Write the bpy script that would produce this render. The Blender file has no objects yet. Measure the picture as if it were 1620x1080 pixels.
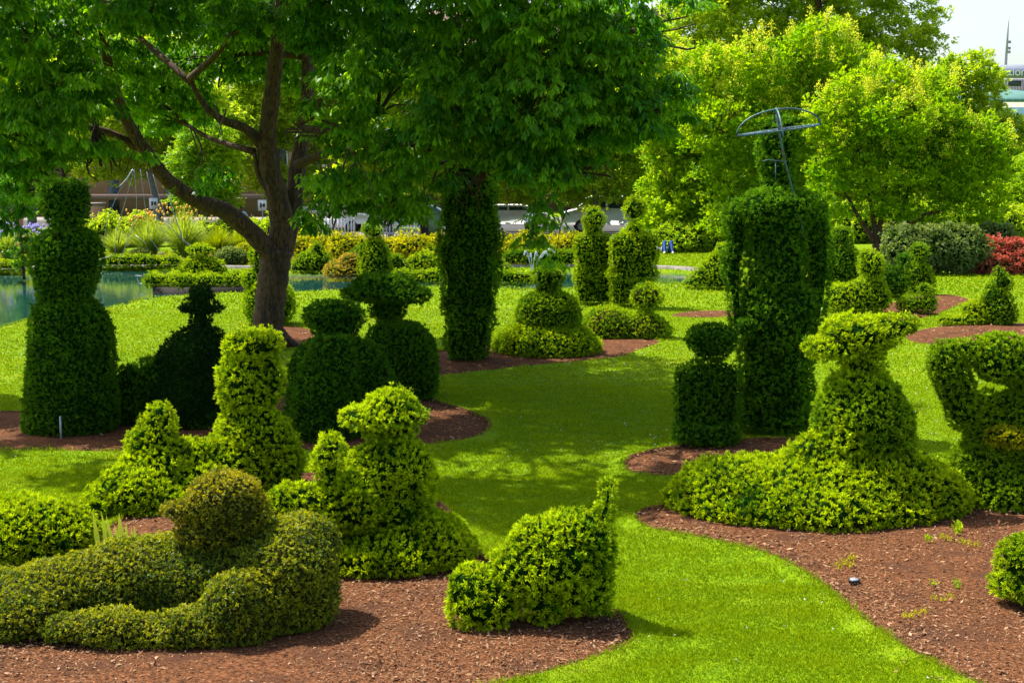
import bpy, math, zlib
import numpy as np
from mathutils import Vector
PI = math.pi
scene = bpy.context.scene
COL = scene.collection
rng = np.random.default_rng(7)

# ------------------------------------------------------------ camera model
CAMH = 4.0
FPX = 2250.0
TH = math.atan(290.0 / FPX)
CT, ST = math.cos(TH), math.sin(TH)

def ground(px, py, z=0.0):
    """point of the horizontal plane z seen at photo pixel (px, py)"""
    yy = (540.0 - py) / FPX
    dz = yy * CT - ST
    t = (z - CAMH) / dz
    return np.array([t * (px - 810.0) / FPX, t * (CT + yy * ST), z])

def atY(px, py, Y):
    yy = (540.0 - py) / FPX
    t = Y / (CT + yy * ST)
    return np.array([t * (px - 810.0) / FPX, Y, CAMH + t * (yy * CT - ST)])

def pxm(Y):
    return Y / FPX / CT * 1.0

# ------------------------------------------------------------ tagging
def tag(o, label=None, cat=None, group=None, kind=None):
    if label: o['label'] = label
    if cat: o['category'] = cat
    if group: o['group'] = group
    if kind: o['kind'] = kind
    return o

def empty(name, loc, label=None, cat=None, group=None):
    o = bpy.data.objects.new(name, None)
    COL.objects.link(o); o.location = loc; o.empty_display_size = 0.2
    return tag(o, label, cat, group)

def mesh_obj(name, V, Q, mats, parent=None, midx=None, col=None, smooth=False, label=None):
    """V (n,3) world coordinates, Q (m,4) quads; stored relative to the parent's location"""
    V = np.asarray(V, dtype=np.float32)
    off = np.zeros(3)
    p = parent
    while p is not None:
        off += np.array(p.location); p = p.parent
    me = bpy.data.meshes.new(name)
    Q = np.asarray(Q, dtype=np.int32)
    me.vertices.add(len(V)); me.vertices.foreach_set('co', (V - off).astype(np.float32).ravel())
    k = Q.shape[1]
    me.loops.add(Q.size); me.loops.foreach_set('vertex_index', Q.ravel())
    me.polygons.add(len(Q))
    me.polygons.foreach_set('loop_start', np.arange(0, Q.size, k, dtype=np.int32))
    me.polygons.foreach_set('loop_total', np.full(len(Q), k, dtype=np.int32))
    if midx is not None: me.polygons.foreach_set('material_index', np.asarray(midx, dtype=np.int32))
    if smooth is True: me.polygons.foreach_set('use_smooth', np.ones(len(Q), dtype=bool))
    elif smooth is not False: me.polygons.foreach_set('use_smooth', np.asarray(smooth, dtype=bool))
    for m in (mats if isinstance(mats, (list, tuple)) else [mats]): me.materials.append(m)
    if col is not None:
        a = me.color_attributes.new('Col', 'FLOAT_COLOR', 'POINT')
        c = np.ones((len(V), 4), dtype=np.float32); c[:, :3] = col
        a.data.foreach_set('color', c.ravel())
    me.update(calc_edges=True)
    o = bpy.data.objects.new(name, me); COL.objects.link(o)
    if parent is not None: o.parent = parent
    if label: o['label'] = label
    return o

# ------------------------------------------------------------ mesh builder for hard things
class MB:
    def __init__(s): s.V = []; s.Q = []; s.n = 0
    def add(s, V, Q):
        V = np.asarray(V, float); s.V.append(V); s.Q.append(np.asarray(Q) + s.n); s.n += len(V)
    def box(s, x0, x1, y0, y1, z0, z1):
        V = [(x0,y0,z0),(x1,y0,z0),(x1,y1,z0),(x0,y1,z0),(x0,y0,z1),(x1,y0,z1),(x1,y1,z1),(x0,y1,z1)]
        s.add(V, [(0,3,2,1),(4,5,6,7),(0,1,5,4),(1,2,6,5),(2,3,7,6),(3,0,4,7)])
    def tube(s, pts, rad, n=8):
        P = np.asarray(pts, float); m = len(P)
        R = np.full(m, rad) if np.isscalar(rad) else np.asarray(rad, float)
        T = np.gradient(P, axis=0); T /= np.linalg.norm(T, axis=1)[:, None] + 1e-9
        ref = np.array([0.3, 1.0, 0.1]);
        if abs(np.dot(T[0], ref / np.linalg.norm(ref))) > .9: ref = np.array([1., 0, 0.2])
        A = []; a = ref - T[0] * np.dot(ref, T[0])
        for i in range(m):
            a = a - T[i] * np.dot(a, T[i]); a /= np.linalg.norm(a); A.append(a)
        A = np.array(A); B = np.cross(T, A)
        th = np.arange(n) * 2 * PI / n
        V = (P[:, None] + R[:, None, None] * (np.cos(th)[None, :, None] * A[:, None] + np.sin(th)[None, :, None] * B[:, None])).reshape(-1, 3)
        Q = []
        for i in range(m - 1):
            for j in range(n):
                k = (j + 1) % n
                Q.append((i*n+j, i*n+k, (i+1)*n+k, (i+1)*n+j))
        V = np.vstack([V, P[0], P[-1]])
        for j in range(0, n, 2):
            k = (j+1) % n; l = (j+2) % n
            Q.append((m*n, l, k, j)); Q.append((m*n+1, (m-1)*n+j, (m-1)*n+k, (m-1)*n+l))
        s.add(V, Q)
    def lathe(s, c, prof, n=16, sx=1, sy=1):
        th = np.arange(n) * 2 * PI / n; V = []
        for r, z in prof:
            V += [(c[0]+r*sx*math.cos(t), c[1]+r*sy*math.sin(t), c[2]+z) for t in th]
        Q = [(i*n+j, i*n+(j+1)%n, (i+1)*n+(j+1)%n, (i+1)*n+j) for i in range(len(prof)-1) for j in range(n)]
        m = len(prof); V.append((c[0], c[1], c[2]+prof[0][1])); V.append((c[0], c[1], c[2]+prof[-1][1]))
        for j in range(0, n, 2):
            k = (j+1) % n; l = (j+2) % n
            Q.append((m*n, l, k, j)); Q.append((m*n+1, (m-1)*n+j, (m-1)*n+k, (m-1)*n+l))
        s.add(V, Q)
    def build(s, name, mat, parent=None, smooth=False, label=None):
        return mesh_obj(name, np.vstack(s.V), np.vstack(s.Q), mat, parent, smooth=smooth, label=label)

# ------------------------------------------------------------ materials
def newmat(name):
    m = bpy.data.materials.new(name); m.use_nodes = True
    nt = m.node_tree; nt.nodes.clear()
    return m, nt.nodes, nt.links

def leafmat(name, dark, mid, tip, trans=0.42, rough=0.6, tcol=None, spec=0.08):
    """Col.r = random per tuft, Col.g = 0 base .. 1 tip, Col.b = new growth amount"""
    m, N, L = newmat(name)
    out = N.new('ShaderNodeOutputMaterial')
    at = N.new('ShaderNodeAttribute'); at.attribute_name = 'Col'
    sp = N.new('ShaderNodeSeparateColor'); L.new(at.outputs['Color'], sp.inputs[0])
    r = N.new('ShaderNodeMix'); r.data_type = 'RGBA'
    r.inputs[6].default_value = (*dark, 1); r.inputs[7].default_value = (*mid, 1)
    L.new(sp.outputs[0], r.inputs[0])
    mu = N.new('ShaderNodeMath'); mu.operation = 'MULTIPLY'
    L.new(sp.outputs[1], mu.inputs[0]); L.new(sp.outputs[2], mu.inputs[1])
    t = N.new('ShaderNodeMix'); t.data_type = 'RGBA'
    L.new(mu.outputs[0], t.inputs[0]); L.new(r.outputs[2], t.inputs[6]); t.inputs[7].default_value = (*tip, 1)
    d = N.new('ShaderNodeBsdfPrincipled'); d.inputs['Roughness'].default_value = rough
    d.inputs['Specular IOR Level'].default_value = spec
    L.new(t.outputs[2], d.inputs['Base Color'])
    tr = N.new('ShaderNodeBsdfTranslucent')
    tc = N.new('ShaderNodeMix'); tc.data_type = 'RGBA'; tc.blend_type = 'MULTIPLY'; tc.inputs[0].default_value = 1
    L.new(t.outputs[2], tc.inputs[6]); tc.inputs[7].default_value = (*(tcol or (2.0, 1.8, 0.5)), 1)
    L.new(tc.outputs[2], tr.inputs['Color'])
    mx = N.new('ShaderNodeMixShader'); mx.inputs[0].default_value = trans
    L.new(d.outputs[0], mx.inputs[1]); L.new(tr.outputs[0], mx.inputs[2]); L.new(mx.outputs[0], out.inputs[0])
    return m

def noisemat(name, c1, c2, scale=5, rough=0.8, bump=0.0, c3=None, scale2=None, metal=0, detail=6, stretch=None, spec=.3):
    m, N, L = newmat(name)
    out = N.new('ShaderNodeOutputMaterial'); d = N.new('ShaderNodeBsdfPrincipled')
    d.inputs['Roughness'].default_value = rough; d.inputs['Metallic'].default_value = metal
    d.inputs['Specular IOR Level'].default_value = spec
    tc = N.new('ShaderNodeNewGeometry')
    src = tc.outputs['Position']
    if stretch:
        mp = N.new('ShaderNodeMapping'); mp.inputs['Scale'].default_value = stretch
        L.new(src, mp.inputs[0]); src = mp.outputs[0]
    n = N.new('ShaderNodeTexNoise'); n.inputs['Scale'].default_value = scale; n.inputs['Detail'].default_value = detail
    n.inputs['Roughness'].default_value = 0.65
    L.new(src, n.inputs['Vector'])
    cr = N.new('ShaderNodeValToRGB'); cr.color_ramp.elements[0].position = 0.35; cr.color_ramp.elements[1].position = 0.65
    cr.color_ramp.elements[0].color = (*c1, 1); cr.color_ramp.elements[1].color = (*c2, 1)
    L.new(n.outputs[0], cr.inputs[0]); col = cr.outputs[0]
    if c3:
        n2 = N.new('ShaderNodeTexNoise'); n2.inputs['Scale'].default_value = scale2; n2.inputs['Detail'].default_value = 4
        L.new(src, n2.inputs['Vector'])
        c = N.new('ShaderNodeValToRGB'); c.color_ramp.elements[0].position = 0.5; c.color_ramp.elements[1].position = 0.68
        L.new(n2.outputs[0], c.inputs[0])
        mx = N.new('ShaderNodeMix'); mx.data_type = 'RGBA'; L.new(c.outputs[0], mx.inputs[0]); L.new(col, mx.inputs[6])
        mx.inputs[7].default_value = (*c3, 1); col = mx.outputs[2]
    L.new(col, d.inputs['Base Color'])
    if bump:
        b = N.new('ShaderNodeBump'); b.inputs['Strength'].default_value = bump; b.inputs['Distance'].default_value = 0.03
        L.new(n.outputs[0], b.inputs['Height']); L.new(b.outputs[0], d.inputs['Normal'])
    L.new(d.outputs[0], out.inputs[0])
    return m

M = {}
M['yew_bright'] = leafmat('yew_bright', (.006,.045,.002), (.055,.200,.003), (.600,.740,.006), .27)
M['yew_mid']    = leafmat('yew_mid',    (.007,.048,.003), (.050,.180,.004), (.400,.580,.008), .28)
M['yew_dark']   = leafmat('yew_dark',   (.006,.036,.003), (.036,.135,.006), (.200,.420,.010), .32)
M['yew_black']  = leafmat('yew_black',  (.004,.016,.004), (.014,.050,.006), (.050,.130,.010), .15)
M['box_brown']  = leafmat('box_brown',  (.024,.055,.003), (.100,.180,.005), (.500,.500,.006), .36, .45, spec=.35)
M['box_head']   = leafmat('box_head',   (.035,.050,.004), (.125,.175,.006), (.540,.470,.010), .36, .45, spec=.3)
M['box_green']  = leafmat('box_green',  (.016,.080,.003), (.100,.280,.004), (.600,.720,.008), .30)
M['gold_leaf']  = leafmat('gold_leaf',  (.060,.140,.004), (.220,.280,.006), (.560,.500,.012), .42)
M['orange_leaf']= leafmat('orange_leaf',(.100,.140,.012), (.240,.240,.025), (.560,.380,.110), .40)
M['red_leaf']   = leafmat('red_leaf',   (.150,.022,.020), (.420,.070,.050), (.800,.300,.190), .32, tcol=(1.4,.7,.5))
M['pale_leaf']  = leafmat('pale_leaf',  (.020,.060,.010), (.090,.170,.030), (.330,.400,.170), .35)
M['blade']      = leafmat('blade',      (.095,.195,.0015), (.200,.315,.002), (.370,.440,.003), .40, .6, tcol=(1.35,1.2,.3), spec=.04)
M['plume_blade']= leafmat('plume_blade',(.080,.200,.020), (.170,.300,.030), (.360,.420,.080), .45)
M['maple_leaf'] = leafmat('maple_leaf', (.018,.090,.005), (.070,.230,.008), (.270,.500,.014), .46, .42, tcol=(2.0,1.9,.3), spec=.18)
M['lime_leaf']  = leafmat('lime_leaf',  (.060,.190,.003), (.160,.380,.004), (.480,.640,.008), .48, .45, tcol=(1.7,1.5,.3), spec=.15)
M['far_leaf']   = leafmat('far_leaf',   (.120,.260,.010), (.290,.470,.020), (.600,.700,.040), .54, .5, tcol=(1.7,1.5,.5), spec=.1)
M['blossom']    = leafmat('blossom',    (.500,.600,.020), (.680,.740,.040), (.820,.830,.090), .45, .6, tcol=(1.2,1.1,.5))
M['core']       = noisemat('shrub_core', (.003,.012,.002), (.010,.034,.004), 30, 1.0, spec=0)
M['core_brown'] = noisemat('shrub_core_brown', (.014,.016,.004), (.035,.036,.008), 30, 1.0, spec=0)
M['bark']       = noisemat('bark', (.026,.014,.008), (.150,.088,.048), 9, .9, .9, (.035,.026,.018), 3, stretch=(3,3,.7))
M['bark_grey']  = noisemat('bark_grey', (.09,.085,.08), (.22,.21,.20), 9, .9, .5, stretch=(3,3,.7))
M['mulch']      = noisemat('mulch', (.024,.010,.006), (.215,.088,.036), 30, .95, .9, (.075,.034,.018), 1.6, spec=.05)
M['chips']      = leafmat('chips', (.036,.014,.006), (.260,.115,.050), (.500,.320,.180), 0.0, .8)
M['teal_metal'] = noisemat('teal_metal', (.025,.075,.080), (.09,.19,.20), 25, .5, .1, (.09,.06,.05), 14, metal=.2)
M['grey_metal'] = noisemat('grey_metal', (.22,.24,.26), (.36,.38,.40), 20, .45, metal=.4)
M['black_metal']= noisemat('black_metal', (.015,.015,.016), (.03,.03,.032), 20, .5)
M['white_paint']= noisemat('white_paint', (.68,.69,.70), (.80,.80,.80), 3, .4)
M['glass_dark'] = noisemat('glass_dark', (.02,.03,.035), (.05,.07,.08), 2, .12)
M['concrete']   = noisemat('concrete', (.17,.155,.135), (.26,.24,.21), 5, .85, .2)
M['kerb_stone'] = noisemat('kerb_stone', (.13,.115,.10), (.26,.235,.20), 4, .85, .3)
M['asphalt']    = noisemat('asphalt', (.045,.045,.047), (.065,.064,.063), 10, .9)
M['dark_wood']  = noisemat('dark_wood', (.025,.02,.016), (.05,.04,.03), 6, .8)
M['skin']       = noisemat('skin', (.38,.21,.14), (.44,.25,.17), 5, .5)
M['skin_dark']  = noisemat('skin_dark', (.12,.06,.04), (.16,.085,.055), 5, .5)
M['rubber']     = noisemat('rubber', (.02,.02,.02), (.035,.035,.035), 8, .8)
def plain(name, c, rough=.7):
    M[name] = noisemat(name, tuple(x*.88 for x in c), tuple(min(1, x*1.08) for x in c), 12, rough); return M[name]

def brickmat(name, c1, c2, mortar, scale, bw=.5, rh=.25, msize=.02):
    m, N, L = newmat(name)
    out = N.new('ShaderNodeOutputMaterial'); d = N.new('ShaderNodeBsdfPrincipled'); d.inputs['Roughness'].default_value = .85
    g = N.new('ShaderNodeNewGeometry'); s = N.new('ShaderNodeSeparateXYZ'); c = N.new('ShaderNodeCombineXYZ')
    L.new(g.outputs['Position'], s.inputs[0])
    ad = N.new('ShaderNodeMath'); ad.operation = 'ADD'; L.new(s.outputs[0], ad.inputs[0]); L.new(s.outputs[1], ad.inputs[1])
    L.new(ad.outputs[0], c.inputs[0]); L.new(s.outputs[2], c.inputs[1])
    b = N.new('ShaderNodeTexBrick'); b.inputs['Scale'].default_value = scale
    b.inputs['Color1'].default_value = (*c1, 1); b.inputs['Color2'].default_value = (*c2, 1); b.inputs['Mortar'].default_value = (*mortar, 1)
    b.inputs['Brick Width'].default_value = bw; b.inputs['Row Height'].default_value = rh; b.inputs['Mortar Size'].default_value = msize
    L.new(c.outputs[0], b.inputs['Vector']); L.new(b.outputs[0], d.inputs['Base Color']); L.new(d.outputs[0], out.inputs[0])
    return m

# ------------------------------------------------------------ signed distance fields
class Waves:
    def __init__(s, seed, lo=1.5, hi=5):
        r = np.random.default_rng(seed); s.k = r.normal(size=(10, 3)); s.k /= np.linalg.norm(s.k, axis=1)[:, None]
        s.k *= r.uniform(lo, hi, 10)[:, None]; s.p = r.uniform(0, 2*PI, 10)
    def __call__(s, P): return np.sin(P @ s.k.T + s.p).sum(1) / 4.5

def f_prim(p, P):
    k = p[0]
    if k == 'e':
        c, r = p[1], p[2]; q = P - c
        a = np.sqrt(((q / r) ** 2).sum(1)) + 1e-9; b = np.sqrt(((q / r**2) ** 2).sum(1)) + 1e-9
        return a * (a - 1) / b
    if k == 'c':
        a, r1, b, r2, fl = p[1:]
        sc = np.array([1, fl, 1.]); q = (P - a) / sc; d = (b - a) / sc
        h = np.clip(q @ d / (d @ d), 0, 1)
        return (np.linalg.norm(q - h[:, None] * d, axis=1) - (r1 + (r2 - r1) * h)) * min(1, fl)
    if k == 'b':
        c, r, rd = p[1:]; q = np.abs(P - c) - (r - rd)
        return np.linalg.norm(np.maximum(q, 0), axis=1) + np.minimum(q.max(1), 0) - rd
    if k == 'l':
        z, cx, cy, rx, ry = p[1:]
        x0 = np.interp(P[:, 2], z, cx); a = np.interp(P[:, 2], z, rx); b = np.interp(P[:, 2], z, ry)
        q = np.sqrt(((P[:, 0] - x0) / a) ** 2 + ((P[:, 1] - cy) / b) ** 2)
        d = (q - 1) * np.minimum(a, b)
        return np.maximum(d, np.maximum(P[:, 2] - z[-1], z[0] - P[:, 2]))

def bounds(p):
    k = p[0]
    if k in 'eb': return p[1] - p[2], p[1] + p[2]
    if k == 'c':
        f = np.array([1, max(1, p[5]), 1.])
        return np.minimum(p[1] - p[2]*f, p[3] - p[4]*f), np.maximum(p[1] + p[2]*f, p[3] + p[4]*f)
    z, cx, cy, rx, ry = p[1:]
    return np.array([(cx-rx).min(), cy-ry.max(), z[0]]), np.array([(cx+rx).max(), cy+ry.max(), z[-1]])

def field(prims, P, k=0.06, wav=None, amp=0.0, zc=None):
    F = None
    for p in prims:
        f = f_prim(p, P)
        if F is None: F = f
        else:
            h = np.clip(0.5 + 0.5 * (F - f) / k, 0, 1); F = F * (1 - h) + f * h - k * h * (1 - h)
    if wav is not None: F = F + amp * wav(P)
    if zc is not None: F = np.maximum(F, zc - P[:, 2])
    return F

def surfnet(prims, h, k=0.06, wav=None, amp=0., zc=None, inset=0.):
    lo = np.min([bounds(p)[0] for p in prims], 0) - 2*h - amp; hi = np.max([bounds(p)[1] for p in prims], 0) + 2*h + amp
    n = np.ceil((hi - lo) / h).astype(int) + 1
    ax = [lo[i] + h * np.arange(n[i]) for i in range(3)]
    G = np.stack(np.meshgrid(*ax, indexing='ij'), -1).reshape(-1, 3)
    F = (field(prims, G, k, wav, amp, zc) + inset).reshape(n)
    S = F < 0
    cs = np.zeros(n - 1, int); acc = np.zeros((*(n - 1), 3)); cnt = np.zeros(n - 1)
    for dx in (0, 1):
        for dy in (0, 1):
            for dz in (0, 1): cs += S[dx:n[0]-1+dx, dy:n[1]-1+dy, dz:n[2]-1+dz]
    for axis in range(3):
        o = [a for a in range(3) if a != axis]
        for i in (0, 1):
            for j in (0, 1):
                s0 = [None]*3; s1 = [None]*3
                s0[axis] = slice(0, n[axis]-1); s1[axis] = slice(1, n[axis])
                s0[o[0]] = s1[o[0]] = slice(i, n[o[0]]-1+i); s0[o[1]] = s1[o[1]] = slice(j, n[o[1]]-1+j)
                A = F[tuple(s0)]; B = F[tuple(s1)]; cr = (A < 0) != (B < 0)
                t = np.where(cr, A / np.where(cr, A - B, 1), 0)
                acc[..., axis] += np.where(cr, t, 0); acc[..., o[0]] += np.where(cr, i, 0); acc[..., o[1]] += np.where(cr, j, 0); cnt += cr
    act = (cs > 0) & (cs < 8)
    idx = -np.ones(n - 1, int); idx[act] = np.arange(act.sum())
    ijk = np.argwhere(act)
    V = lo + h * (ijk + acc[act] / np.maximum(cnt[act], 1)[:, None])
    Q = []
    for axis in range(3):
        o = [(axis + 1) % 3, (axis + 2) % 3]
        sl0 = [slice(None)]*3; sl1 = [slice(None)]*3; sl0[axis] = slice(0, -1); sl1[axis] = slice(1, None)
        A = S[tuple(sl0)]; B = S[tuple(sl1)]
        e = np.argwhere(A != B)
        e = e[(e[:, o[0]] > 0) & (e[:, o[1]] > 0) & (e[:, o[0]] < n[o[0]]-1) & (e[:, o[1]] < n[o[1]]-1)]
        fl = A[tuple(e.T)]
        def cell(a, b):
            q = e.copy(); q[:, o[0]] -= a; q[:, o[1]] -= b; return idx[tuple(q.T)]
        q = np.stack([cell(1, 1), cell(0, 1), cell(0, 0), cell(1, 0)], 1)
        q[~fl] = q[~fl][:, ::-1]; Q.append(q)
    Q = np.vstack(Q)
    fn = np.cross(V[Q[:, 2]] - V[Q[:, 0]], V[Q[:, 3]] - V[Q[:, 1]])
    vn = np.zeros_like(V)
    for i in range(4): np.add.at(vn, Q[:, i], fn)
    vn /= np.linalg.norm(vn, axis=1)[:, None] + 1e-9
    return V, Q, vn, np.linalg.norm(fn, axis=1) * .5

# ------------------------------------------------------------ leaves
def rnd_unit(r, n):
    v = r.normal(size=(n, 3)); return v / np.linalg.norm(v, axis=1)[:, None]

def quads_from(P, D, L, W, r, fold=.25, t0=0.0, side=None):
    """diamond leaves: base point P, direction D, length L, width W"""
    n = len(P)
    S = np.cross(D, rnd_unit(r, n) if side is None else side); S /= np.linalg.norm(S, axis=1)[:, None] + 1e-9
    U = np.cross(S, D)
    m = P + D * (L * .5)[:, None] + U * (W * fold)[:, None]
    V = np.stack([P, m + S * (W * .5)[:, None], P + D * L[:, None], m - S * (W * .5)[:, None]], 1).reshape(-1, 3)
    Q = np.arange(4 * n).reshape(n, 4)
    tip = np.tile([t0, .6, 1., .6], n)
    return V, Q, tip

def thin_out(P, cell, r):
    """at most one point per cell of a jittered grid: an even spacing"""
    q = np.floor((P + r.uniform(0, cell, 3)) / cell).astype(np.int64)
    key = q[:, 0]*73856093 ^ q[:, 1]*19349663 ^ q[:, 2]*83492791
    o = r.permutation(len(P)); _, f = np.unique(key[o], return_index=True)
    return r.permutation(o[f])

def tufts(P, Nn, K, L, W, r, new, spread=.85, up=.35, jit=.3, base_back=.35):
    """each point is a shoot: K needles that radiate from a root just under the clipped surface"""
    n = len(P)
    ax = Nn + .45 * rnd_unit(r, n) + np.array([0, 0, up]); ax /= np.linalg.norm(ax, axis=1)[:, None]
    sz0 = r.uniform(.72, 1.25, n)
    root = P - ax * (L * base_back * sz0)[:, None]
    a = np.repeat(root, K, 0); nn = np.repeat(ax, K, 0)
    t = r.uniform(0, .55, n*K)
    D = nn + spread * rnd_unit(r, n*K); D /= np.linalg.norm(D, axis=1)[:, None] + 1e-9
    sz = np.repeat(sz0, K) * r.uniform(1-jit, 1+jit, n*K)
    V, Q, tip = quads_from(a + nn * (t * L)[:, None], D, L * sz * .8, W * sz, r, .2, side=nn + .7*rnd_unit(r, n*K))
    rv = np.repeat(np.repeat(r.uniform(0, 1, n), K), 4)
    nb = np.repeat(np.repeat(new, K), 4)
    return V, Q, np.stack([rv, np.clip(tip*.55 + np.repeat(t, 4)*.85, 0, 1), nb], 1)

# ------------------------------------------------------------ topiary
class Shape:
    """prims written in photo pixels, turned into metres at the depth of the thing"""
    def __init__(s, px, base_y, D=None):
        g = ground(px, base_y)
        s.D = D or g[1]; s.px = px
        s.base = np.array([atY(px, base_y, s.D)[0], s.D, 0.0]); s.s = pxm(s.D)
    def e(s, px, py, rx, rz, ry=None, dy=0):
        d_ = s.D + dy*s.s; c = atY(px, py, d_)
        return ('e', c, np.array([rx, ry or rx, rz]) * pxm(d_))
    def c(s, x1, y1, r1, x2, y2, r2, dy1=0, dy2=None, fl=1.):
        da = s.D + dy1*s.s; db = s.D + (dy1 if dy2 is None else dy2)*s.s
        return ('c', atY(x1, y1, da), r1*pxm(da), atY(x2, y2, db), r2*pxm(db), fl)
    def b(s, x0, x1, y0, y1, ry, rd=6, dy=0):
        a = atY(x0, y1, s.D); b = atY(x1, y0, s.D); c = (a+b)/2; c[1] += dy*s.s
        r = (b - a)/2; r[1] = ry*s.s
        return ('b', c, np.abs(r), min(rd*s.s, np.abs(r).min()*.95))
    def l(s, prof, dy=0, fl=1.0):
        prof = sorted(prof, key=lambda q: -q[0])
        W = [atY(q[1], q[0], s.D) for q in prof]
        z = np.array([w[2] for w in W]); cx = np.array([w[0] for w in W])
        rx = np.array([q[2] for q in prof]) * s.s
        ry = np.array([(q[3] if len(q) > 3 else q[2]*fl) for q in prof]) * s.s
        # cap the ends with a rounded fall-off
        z = np.concatenate([z, [z[-1] + rx[-1]*.12]]); cx = np.append(cx, cx[-1]); rx = np.append(rx, rx[-1]*.55); ry = np.append(ry, ry[-1]*.55)
        return ('l', z, cx, s.base[1] + dy*s.s, rx, ry)

def foliage(name, prims, mat, parent, D, seed, others=None, dens=1.0, K=None, Lf=1.0, new=(.15, .85), core='core',
            zc=0.05, lump=1.0, style='yew', kk=0.045, label=None):
    r = np.random.default_rng(seed)
    wav = Waves(seed, 3, 9); wav2 = Waves(seed+5, 4, 14)
    ext = np.max([bounds(p)[1] for p in prims], 0) - np.min([bounds(p)[0] for p in prims], 0)
    h = max(0.04, D * 0.0024, ext.max() / 75)
    amp = 0.022 * lump * max(1, D / 22)
    sp = max(0.040, .026 + D * 0.00125) * Lf**.7 / math.sqrt(dens)
    L = sp * 1.12
    minr = min([min(p[2]) if p[0] in 'eb' else min(p[2], p[4]) if p[0] == 'c' else 1 for p in prims])
    V, Q, vn, A = surfnet(prims, h, kk, wav, amp, zc, min(L*(.45 if D < 28 else .12), minr*.35))
    K = K or (17 if D < 19 else 13 if D < 30 else 9)
    cell_n = int(3.4 * A.sum() / sp**2)
    fi = r.choice(len(Q), cell_n, p=A / A.sum())
    w = r.dirichlet([1, 1, 1, 1], cell_n)
    P = (V[Q[fi]] * w[..., None]).sum(1); Nn = (vn[Q[fi]] * w[..., None]).sum(1)
    Nn /= np.linalg.norm(Nn, axis=1)[:, None] + 1e-9
    o_ = thin_out(P, sp*.92, r); P, Nn = P[o_], Nn[o_]
    if others:
        keep = np.ones(len(P), bool)
        for op in others:
            lo = np.min([bounds(p)[0] for p in op], 0); hi = np.max([bounds(p)[1] for p in op], 0)
            inb = ((P > lo) & (P < hi)).all(1) & keep
            if inb.any():
                f = field(op, P[inb], .06); ii = np.where(inb)[0]; keep[ii[f < -L]] = False
        P, Nn = P[keep], Nn[keep]
    n = len(P)
    depth = r.normal(-.05, .22, n) * L
    gapn = Waves(seed+21, 5, 13)(P); thin = (gapn < -1.05) & (r.uniform(0, 1, n) < .55); depth[thin] -= L * 1.1
    stray = r.uniform(0, 1, n) < .035 * lump; depth[stray] += L * r.uniform(.3, .9, stray.sum())
    b = wav2(P)
    clump = Waves(seed+9, 9, 20)(P)          # shoot clumps stand out of or sink into the clipped surface
    P = P + Nn * (depth + clump * L * .30 * lump)[:, None]
    pn = np.clip(new[0] + (new[1]-new[0]) * (0.5 + .22*b + .18*clump + r.normal(0, .26, n)), 0, 1)
    if style == 'yew':
        Vt, Qt, Ct = tufts(P, Nn, K, L, L*.20, r, pn, .85, .40)
    elif style == 'box':
        Vt, Qt, Ct = tufts(P, Nn, K, L*.85, L*.26, r, pn, 1.3, .3)
    else:
        Vt, Qt, Ct = tufts(P, Nn, K, L*1.1, L*.34, r, pn, 1.2, .3)
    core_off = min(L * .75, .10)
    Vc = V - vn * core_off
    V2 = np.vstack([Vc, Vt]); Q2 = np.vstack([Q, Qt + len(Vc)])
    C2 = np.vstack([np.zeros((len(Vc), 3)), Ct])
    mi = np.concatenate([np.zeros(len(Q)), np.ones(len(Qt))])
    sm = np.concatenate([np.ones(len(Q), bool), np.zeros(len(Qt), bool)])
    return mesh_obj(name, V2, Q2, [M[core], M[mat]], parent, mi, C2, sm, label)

STATS = []
def topiary(label, px, by, parts, mat='yew_mid', name='topiary_figure', cat='topiary', group=None, stem=None, **kw):
    """parts: function(S) -> dict name -> (prims, overrides) or prims"""
    S = Shape(px, by, kw.pop('D', None))
    root = empty(name, tuple(S.base), label, cat, group)
    pd = parts(S)
    allp = {k: (v[0] if isinstance(v, tuple) else v) for k, v in pd.items()}
    seed0 = zlib.crc32(label.encode()) % 100000
    for i, (k, v) in enumerate(pd.items()):
        prims, ov = v if isinstance(v, tuple) else (v, {})
        kk = dict(kw); kk.update(ov); mm = kk.pop('mat', mat)
        nm = kk.pop('as_', k)
        oth = [allp[q] for q in allp if q != k]
        foliage(nm, prims, mm, root, S.D, seed0 + i*17, oth, **kk)
    if stem:
        for (a, b, c) in stem:
            m = MB(); p = atY(a, b, S.D); q = np.array([p[0]+.03, p[1]+.02, -.03])
            m.tube([p, (p+q)/2+[.01, 0, 0], q], [c*S.s*.8, c*S.s*.9, c*S.s], 8)
            m.build('stem', M['bark'], root, True)
    return root, S


# =============================================================== GROUND
def catmull(pts, n=6):
    P = np.asarray(pts, float); m = len(P); out = []
    for i in range(m):
        p0, p1, p2, p3 = P[i-1], P[i], P[(i+1) % m], P[(i+2) % m]
        for t in np.arange(n) / n:
            out.append(.5*((2*p1) + (-p0+p2)*t + (2*p0-5*p1+4*p2-p3)*t*t + (-p0+3*p1-3*p2+p3)*t**3))
    return np.array(out)

def inside(poly, X, Y):
    c = np.zeros(X.shape, bool); n = len(poly); j = n - 1
    lo = poly.min(0); hi = poly.max(0)
    m = (X >= lo[0]) & (X <= hi[0]) & (Y >= lo[1]) & (Y <= hi[1])
    xx, yy = X[m], Y[m]; cc = np.zeros(xx.shape, bool)
    for i in range(n):
        xi, yi = poly[i]; xj, yj = poly[j]
        if yi != yj:
            cc ^= ((yi > yy) != (yj > yy)) & (xx < (xj-xi)*(yy-yi)/(yj-yi) + xi)
        j = i
    c[m] = cc; return c

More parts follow.
